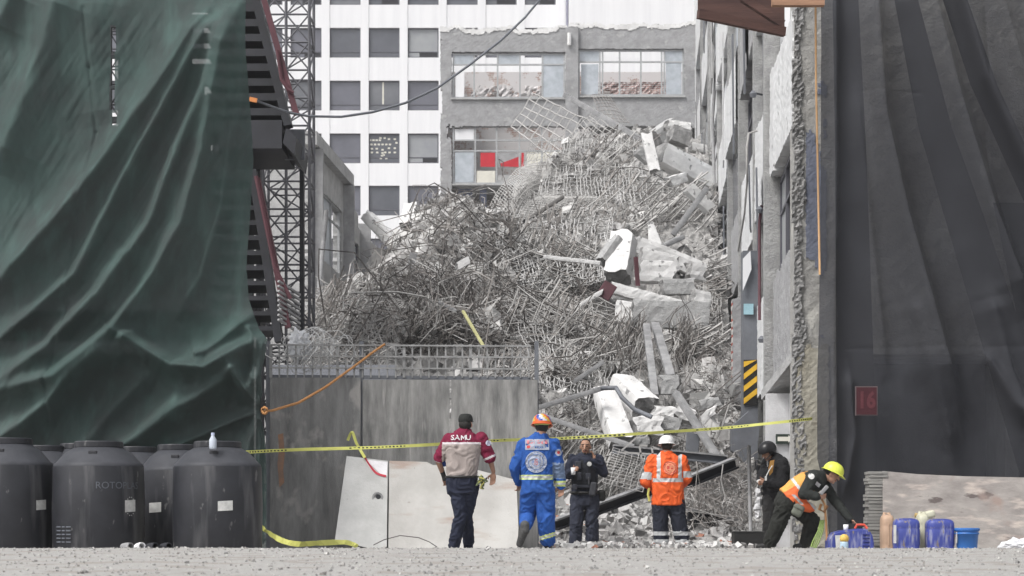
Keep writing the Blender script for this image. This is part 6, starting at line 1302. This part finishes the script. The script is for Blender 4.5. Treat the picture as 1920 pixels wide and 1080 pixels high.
q = MB(); limb(q, l1, [.13, .118, .112]); limb(q, l2, [.13, .12, .112]); q.ell(J(1253, 945), (Vector((.2, 0, 0)), Vector((0, .14, 0)), Vector((0, 0, .1))), 16); sh = solid(q, .012, 3, .016, 48)
zone(sh, lambda p: 1 if (abs(HOR-(p.z-HC)/p.y*F-1000) < 4 or abs(HOR-(p.z-HC)/p.y*F-1016) < 4) else 0); sh.build("trousers", [mat("dark_slate_trousers", (.020, .023, .036), .85), refl], p4, smooth=True)
for L_ in (l1, l2): boot(p4, Vector((L_[2].x, L_[2].y, .10)), Vector((L_[2].x, L_[2].y+.17, .045)), shoe_m)
helmet(p4, hc_, ft, (0, 0, 1), 1.03, mat("helmet_pure_white", (.80, .80, .80), .35, bump=0))
q = MB(); q.ell(hc_+Vector((0, -.02, -.005)), (Vector((.084, 0, 0)), Vector((0, .09, 0)), Vector((0, 0, .08))), 18); q.build("hair", hair_m, p4, smooth=True)
q = MB(); q.tube([J(1217, 915, .0), J(1215, 928, 0), J(1218, 940, .0)], .02, 6); q.build("yellow_strap", tape_y, p4)

# --- man in black jacket and black helmet looking at his hands
Y = 31.0
p5 = thing("person", (J(1450, 0).x, Y, 0), "person in black hooded jacket and black helmet looking down at their hands", "person")
hc_ = J(1439, 848, -.03); ft = Vector((-.8, -.45, -.42)); W5 = Vector((.45, -.9, 0)).normalized(); u5 = Vector((-.35, -.2, 1))
tw = [(J(1452, 940), .19, .15), (J(1453, 925), .195, .16), (J(1456, 900), .20, .17), (J(1458, 880), .215, .17), (J(1457, 868), .20, .14), (J(1452, 860), .13, .10), (J(1448, 856), .085, .08)]
aL = [J(1466, 872, -.16), J(1466, 908, -.20), J(1436, 906, -.26)]; aR = [J(1440, 868, .16), J(1428, 897, .12), J(1426, 903, -.10)]
l1 = [J(1444, 938, -.05), J(1441, 978, -.06), J(1438, 1016, 0)]; l2 = [J(1462, 938, .08), J(1460, 978, .1), J(1462, 1016, .12)]
body_base(p5, J, Y, tw, [l1, l2], [aL, aR], hc_, ft, u5, W5, [J(1448, 860)], 1.0, False, hands=[(aL[2], (-1, -.1, .1), (0, -.3, 1), .8), (aR[2], (-.3, -1, 0), (.3, 0, 1), .8)])
q = MB(); loft(q, tw, W5); limb(q, aL, [.098, .085, .058]); limb(q, aR, [.09, .075, .058]); q.ell(J(1464, 866, .05), (Vector((.10, 0, 0)), Vector((0, .13, 0)), Vector((0, 0, .09))), 14); sh = solid(q, .012, 4, .018, 53); jk5 = sh.build("hooded_jacket", mat("black_cloth", (.014, .014, .016), .85, (.009, .009, .010), 6, .2, 60), p5, smooth=True)
q = MB(); q.prism([J(1444, 864, -.27), J(1452, 862, -.25), J(1449, 885, -.28), J(1443, 892, -.3), J(1441, 878, -.3)], (0, .02, 0)); q.build("ochre_shirt", mat("ochre_cloth", (.42, .22, .06), .85), p5, fixn=True)
q = MB(); loft(q, [(J(1452, 950), .18, .14), (J(1452, 930), .185, .145)], W5); limb(q, l1, [.115, .09, .085]); limb(q, l2, [.11, .09, .085]); solid(q, .012, 3, .012, 58).build("trousers", mat("charcoal_trousers", (.030, .029, .030), .9, (.02, .02, .02), 6, .2, 60), p5, smooth=True)
for L_ in (l1, l2): boot(p5, Vector((L_[2].x, L_[2].y, .10)), Vector((L_[2].x-.14, L_[2].y-.06, .045)), shoe_m)
helmet(p5, hc_, ft, u5, 1.08, mat("helmet_black", (.016, .016, .018), .3, bump=0), kind="moto")
q = MB(); q.tube([hc_+Vector((.06, -.1, .02)), hc_+Vector((.02, -.11, -.06)), hc_+Vector((-.04, -.08, -.12))], .010, 5); q.build("helmet_strap", shoe_m, p5)
q = MB(); q.ell(J(1424, 903, -.2), (Vector((.05, 0, 0)), Vector((0, .04, 0)), Vector((0, 0, .035))), 10); tag(q.build("white_cloth", stick, smooth=True), "small white wad held by the man in the black jacket", "cloth")
q = MB(); q.tube([J(1448, 873, -.29), J(1442, 882, -.32), J(1437, 892, -.33)], .008, 4); q.rbox(J(1436, 897, -.33), (.035, .01, .07), .004, 1); q.build("lanyard", stick, p5)

# --- bending man with yellow helmet
Y = 27.0
p6 = thing("person", (J(1478, 0).x, Y, 0), "person in an orange vest and yellow helmet bending down to the blue jerrycan", "person")
hc_ = J(1560, 889, -.02); ft = Vector((.88, -.25, -.42)); u6 = Vector((.45, 0, .9)); W6 = Vector((.12, -1, 0)).normalized()
tw = [(J(1477, 948), .17, .155), (J(1483, 934), .18, .165), (J(1500, 918), .185, .165), (J(1519, 905), .20, .165), (J(1534, 898), .185, .14), (J(1542, 894), .11, .09), (J(1548, 892), .07, .065)]
aN = [J(1523, 899, -.19), J(1507, 926, -.26), J(1532, 931, -.34)]; aF = [J(1540, 903, .16), J(1568, 942, .10), J(1594, 974, -.15)]
l1 = [J(1474, 945, -.09), J(1458, 985, -.12), J(1443, 1018, -.05)]; l2 = [J(1488, 947, .10), J(1523, 976, .06), J(1512, 1020, .08)]
body_base(p6, J, Y, tw, [l1, l2], [aN, aF], hc_, ft, u6, W6, [J(1544, 893)], 1.0, False, hands=[(aN[2], (1, -.1, 0), (0, -.2, 1), .9), (aF[2], (.75, -.1, -.65), (0, -1, .2), .5)])
q = MB(); loft(q, tw[1:], W6); limb(q, aN, [.09, .078, .055]); limb(q, aF, [.088, .068, .050]); sh = solid(q, .012, 4, .010, 63); sh.build("jacket", mat("dark_olive_jacket", (.022, .025, .023), .85, (.014, .016, .015), 6, .2, 60), p6, smooth=True)
dec = MB(); bv6 = sh
q = MB(); loft(q, [(J(1474, 938), .185, .175), (J(1483, 933), .198, .185), (J(1500, 918), .205, .185), (J(1514, 908), .20, .18), (J(1524, 903), .12, .16)], W6); q.ell(J(1510, 950, -.1), (Vector((.14, 0, -.05)), Vector((0, .08, 0)), Vector((.05, 0, .06))), 14); sh6 = solid(q, .012, 3, .010, 66)
def z6(p):
    px = p.x/p.y*F+960; py = HOR-(p.z-HC)/p.y*F
    a = (px-1477)*.79-(py-934)*.61  # along the spine
    if 26 < a < 31: return 1
    if a > 31 or (py < 905+(1500-px)*.6): return 2
    if abs((px-1497)-(py-938)*.9) < 3 and 928 < py < 946: return 1
    return 0
zone(sh6, z6); vs6 = sh6.build("safety_vest", [mat("vest_orange", (.80, .17, .05), .7, (.7, .13, .04), 5, .1), refl, mat("vest_amber", (.72, .36, .09), .7)], p6, smooth=True)
olive = mat("dark_olive_trousers", (.024, .025, .022), .9, (.014, .015, .013), 6, .25, 60)
q = MB(); loft(q, [(J(1468, 955), .17, .15), (J(1478, 938), .185, .165), (J(1488, 930), .18, .16)], W6); limb(q, l1, [.13, .105, .09]); limb(q, l2, [.125, .10, .09]); solid(q, .012, 3, .022, 68).build("trousers", olive, p6, smooth=True)
for L_ in (l1, l2): boot(p6, Vector((L_[2].x, L_[2].y, .10)), Vector((L_[2].x+.15*(-1 if L_ is l1 else -1), L_[2].y, .045)), shoe_m)
helmet(p6, hc_+Vector((.0, 0, 0)), ft, u6, 1.06, mat("helmet_lime_yellow", (.70, .76, .10), .35, bump=0))
q = MB(); f6 = ft.normalized(); q.ell(hc_-f6*.045+Vector((0, 0, .025)), (Vector((0, .083, 0)), f6*.08, Vector((.03, 0, .08))), 16); q.build("hair", hair_m, p6, smooth=True)
q = MB(); r6 = f6.cross(Vector((0, 0, 1))).normalized(); e = hc_+f6*.085+Vector((0, 0, .03)); 
for sg in (1, -1): q.tube([e+r6*sg*.012, e+r6*sg*.05, e+r6*sg*.075-f6*.05], .005, 5); q.tube([e+r6*sg*(.032+.02*math.cos(t))+Vector((0, 0, .014*math.sin(t)))+f6*.012 for t in np.linspace(0, 6.28, 12)], .003, 4)
q.build("glasses", shoe_m, p6)
decal(p6, sh, "shoulder_badge", stick, J(1516, 894), (1, 0, 0), (0, 0, 1), [disc(.001, .04)], (0, 1, 0)); decal(p6, sh, "chest_pocket", refl, J(1529, 909), (.85, 0, -.5), (.5, 0, .85), [rect(-.04, -.025, .04, .025)], (0, 1, 0))
q = MB(); q.rbox(J(1545, 919, -.37), (.05, .04, .15), .012, 2, Matrix.Rotation(.7, 3, 'Y')); tag(q.build("grey_tool", steel_light), "small grey torch in the bending man's near hand", "torch")
q = MB(); q.rbox(J(1496, 957, -.2), (.15, .09, .17), .04, 3, Matrix.Rotation(.5, 3, "Y")); q.rbox(J(1497, 952, -.22), (.14, .08, .05), .02, 2, Matrix.Rotation(.5, 3, "Y")); q.build("hip_bag", mat("grey_green_bag", (.16, .17, .14), .85), p6, smooth=True)
q = MB(); q.tube([J(1540, 935, -.3), J(1546, 945, -.3), J(1549, 980, -.3), J(1551, 1022, -.3)], .016, 6); q.tube([J(1540, 945, -.3), J(1536, 955, -.3), J(1545, 960, -.3), J(1551, 948, -.3)], .022, 6); tag(q.build("leather_strap", mat("leather_tan", (.34, .18, .08), .8), smooth=True), "tan leather strap hanging from the bending man's hand", "strap")
q = MB()
for k in range(4): q.tube([J(1545-k*2, 975, -.3), J(1543-k*3, 995, -.3), J(1536-k*4, 1015, -.28), J(1528-k*3, 1030, -.26)], .010, 5)
tag(q.build("green_rope", mat("green_yellow_rope", (.35, .45, .16), .9, (.22, .32, .10), 40), smooth=True), "green and yellow rope dangling to the ground under the bending man", "rope")
# ------------------------------------------------------------------ thin dusty air
hzm = bpy.data.materials.new("dusty_air"); hzm.use_nodes = True; t_ = hzm.node_tree; t_.nodes.remove(t_.nodes["Principled BSDF"])
pv = t_.nodes.new("ShaderNodeVolumePrincipled"); pv.inputs["Color"].default_value = (.93, .93, .95, 1); pv.inputs["Density"].default_value = .0006; pv.inputs["Anisotropy"].default_value = .2
t_.links.new(pv.outputs[0], t_.nodes["Material Output"].inputs["Volume"])
q = MB(); q.box((-1000, -100, -1.2), (1000, 1000, 60)); tag(q.build("haze", hzm), kind="stuff")
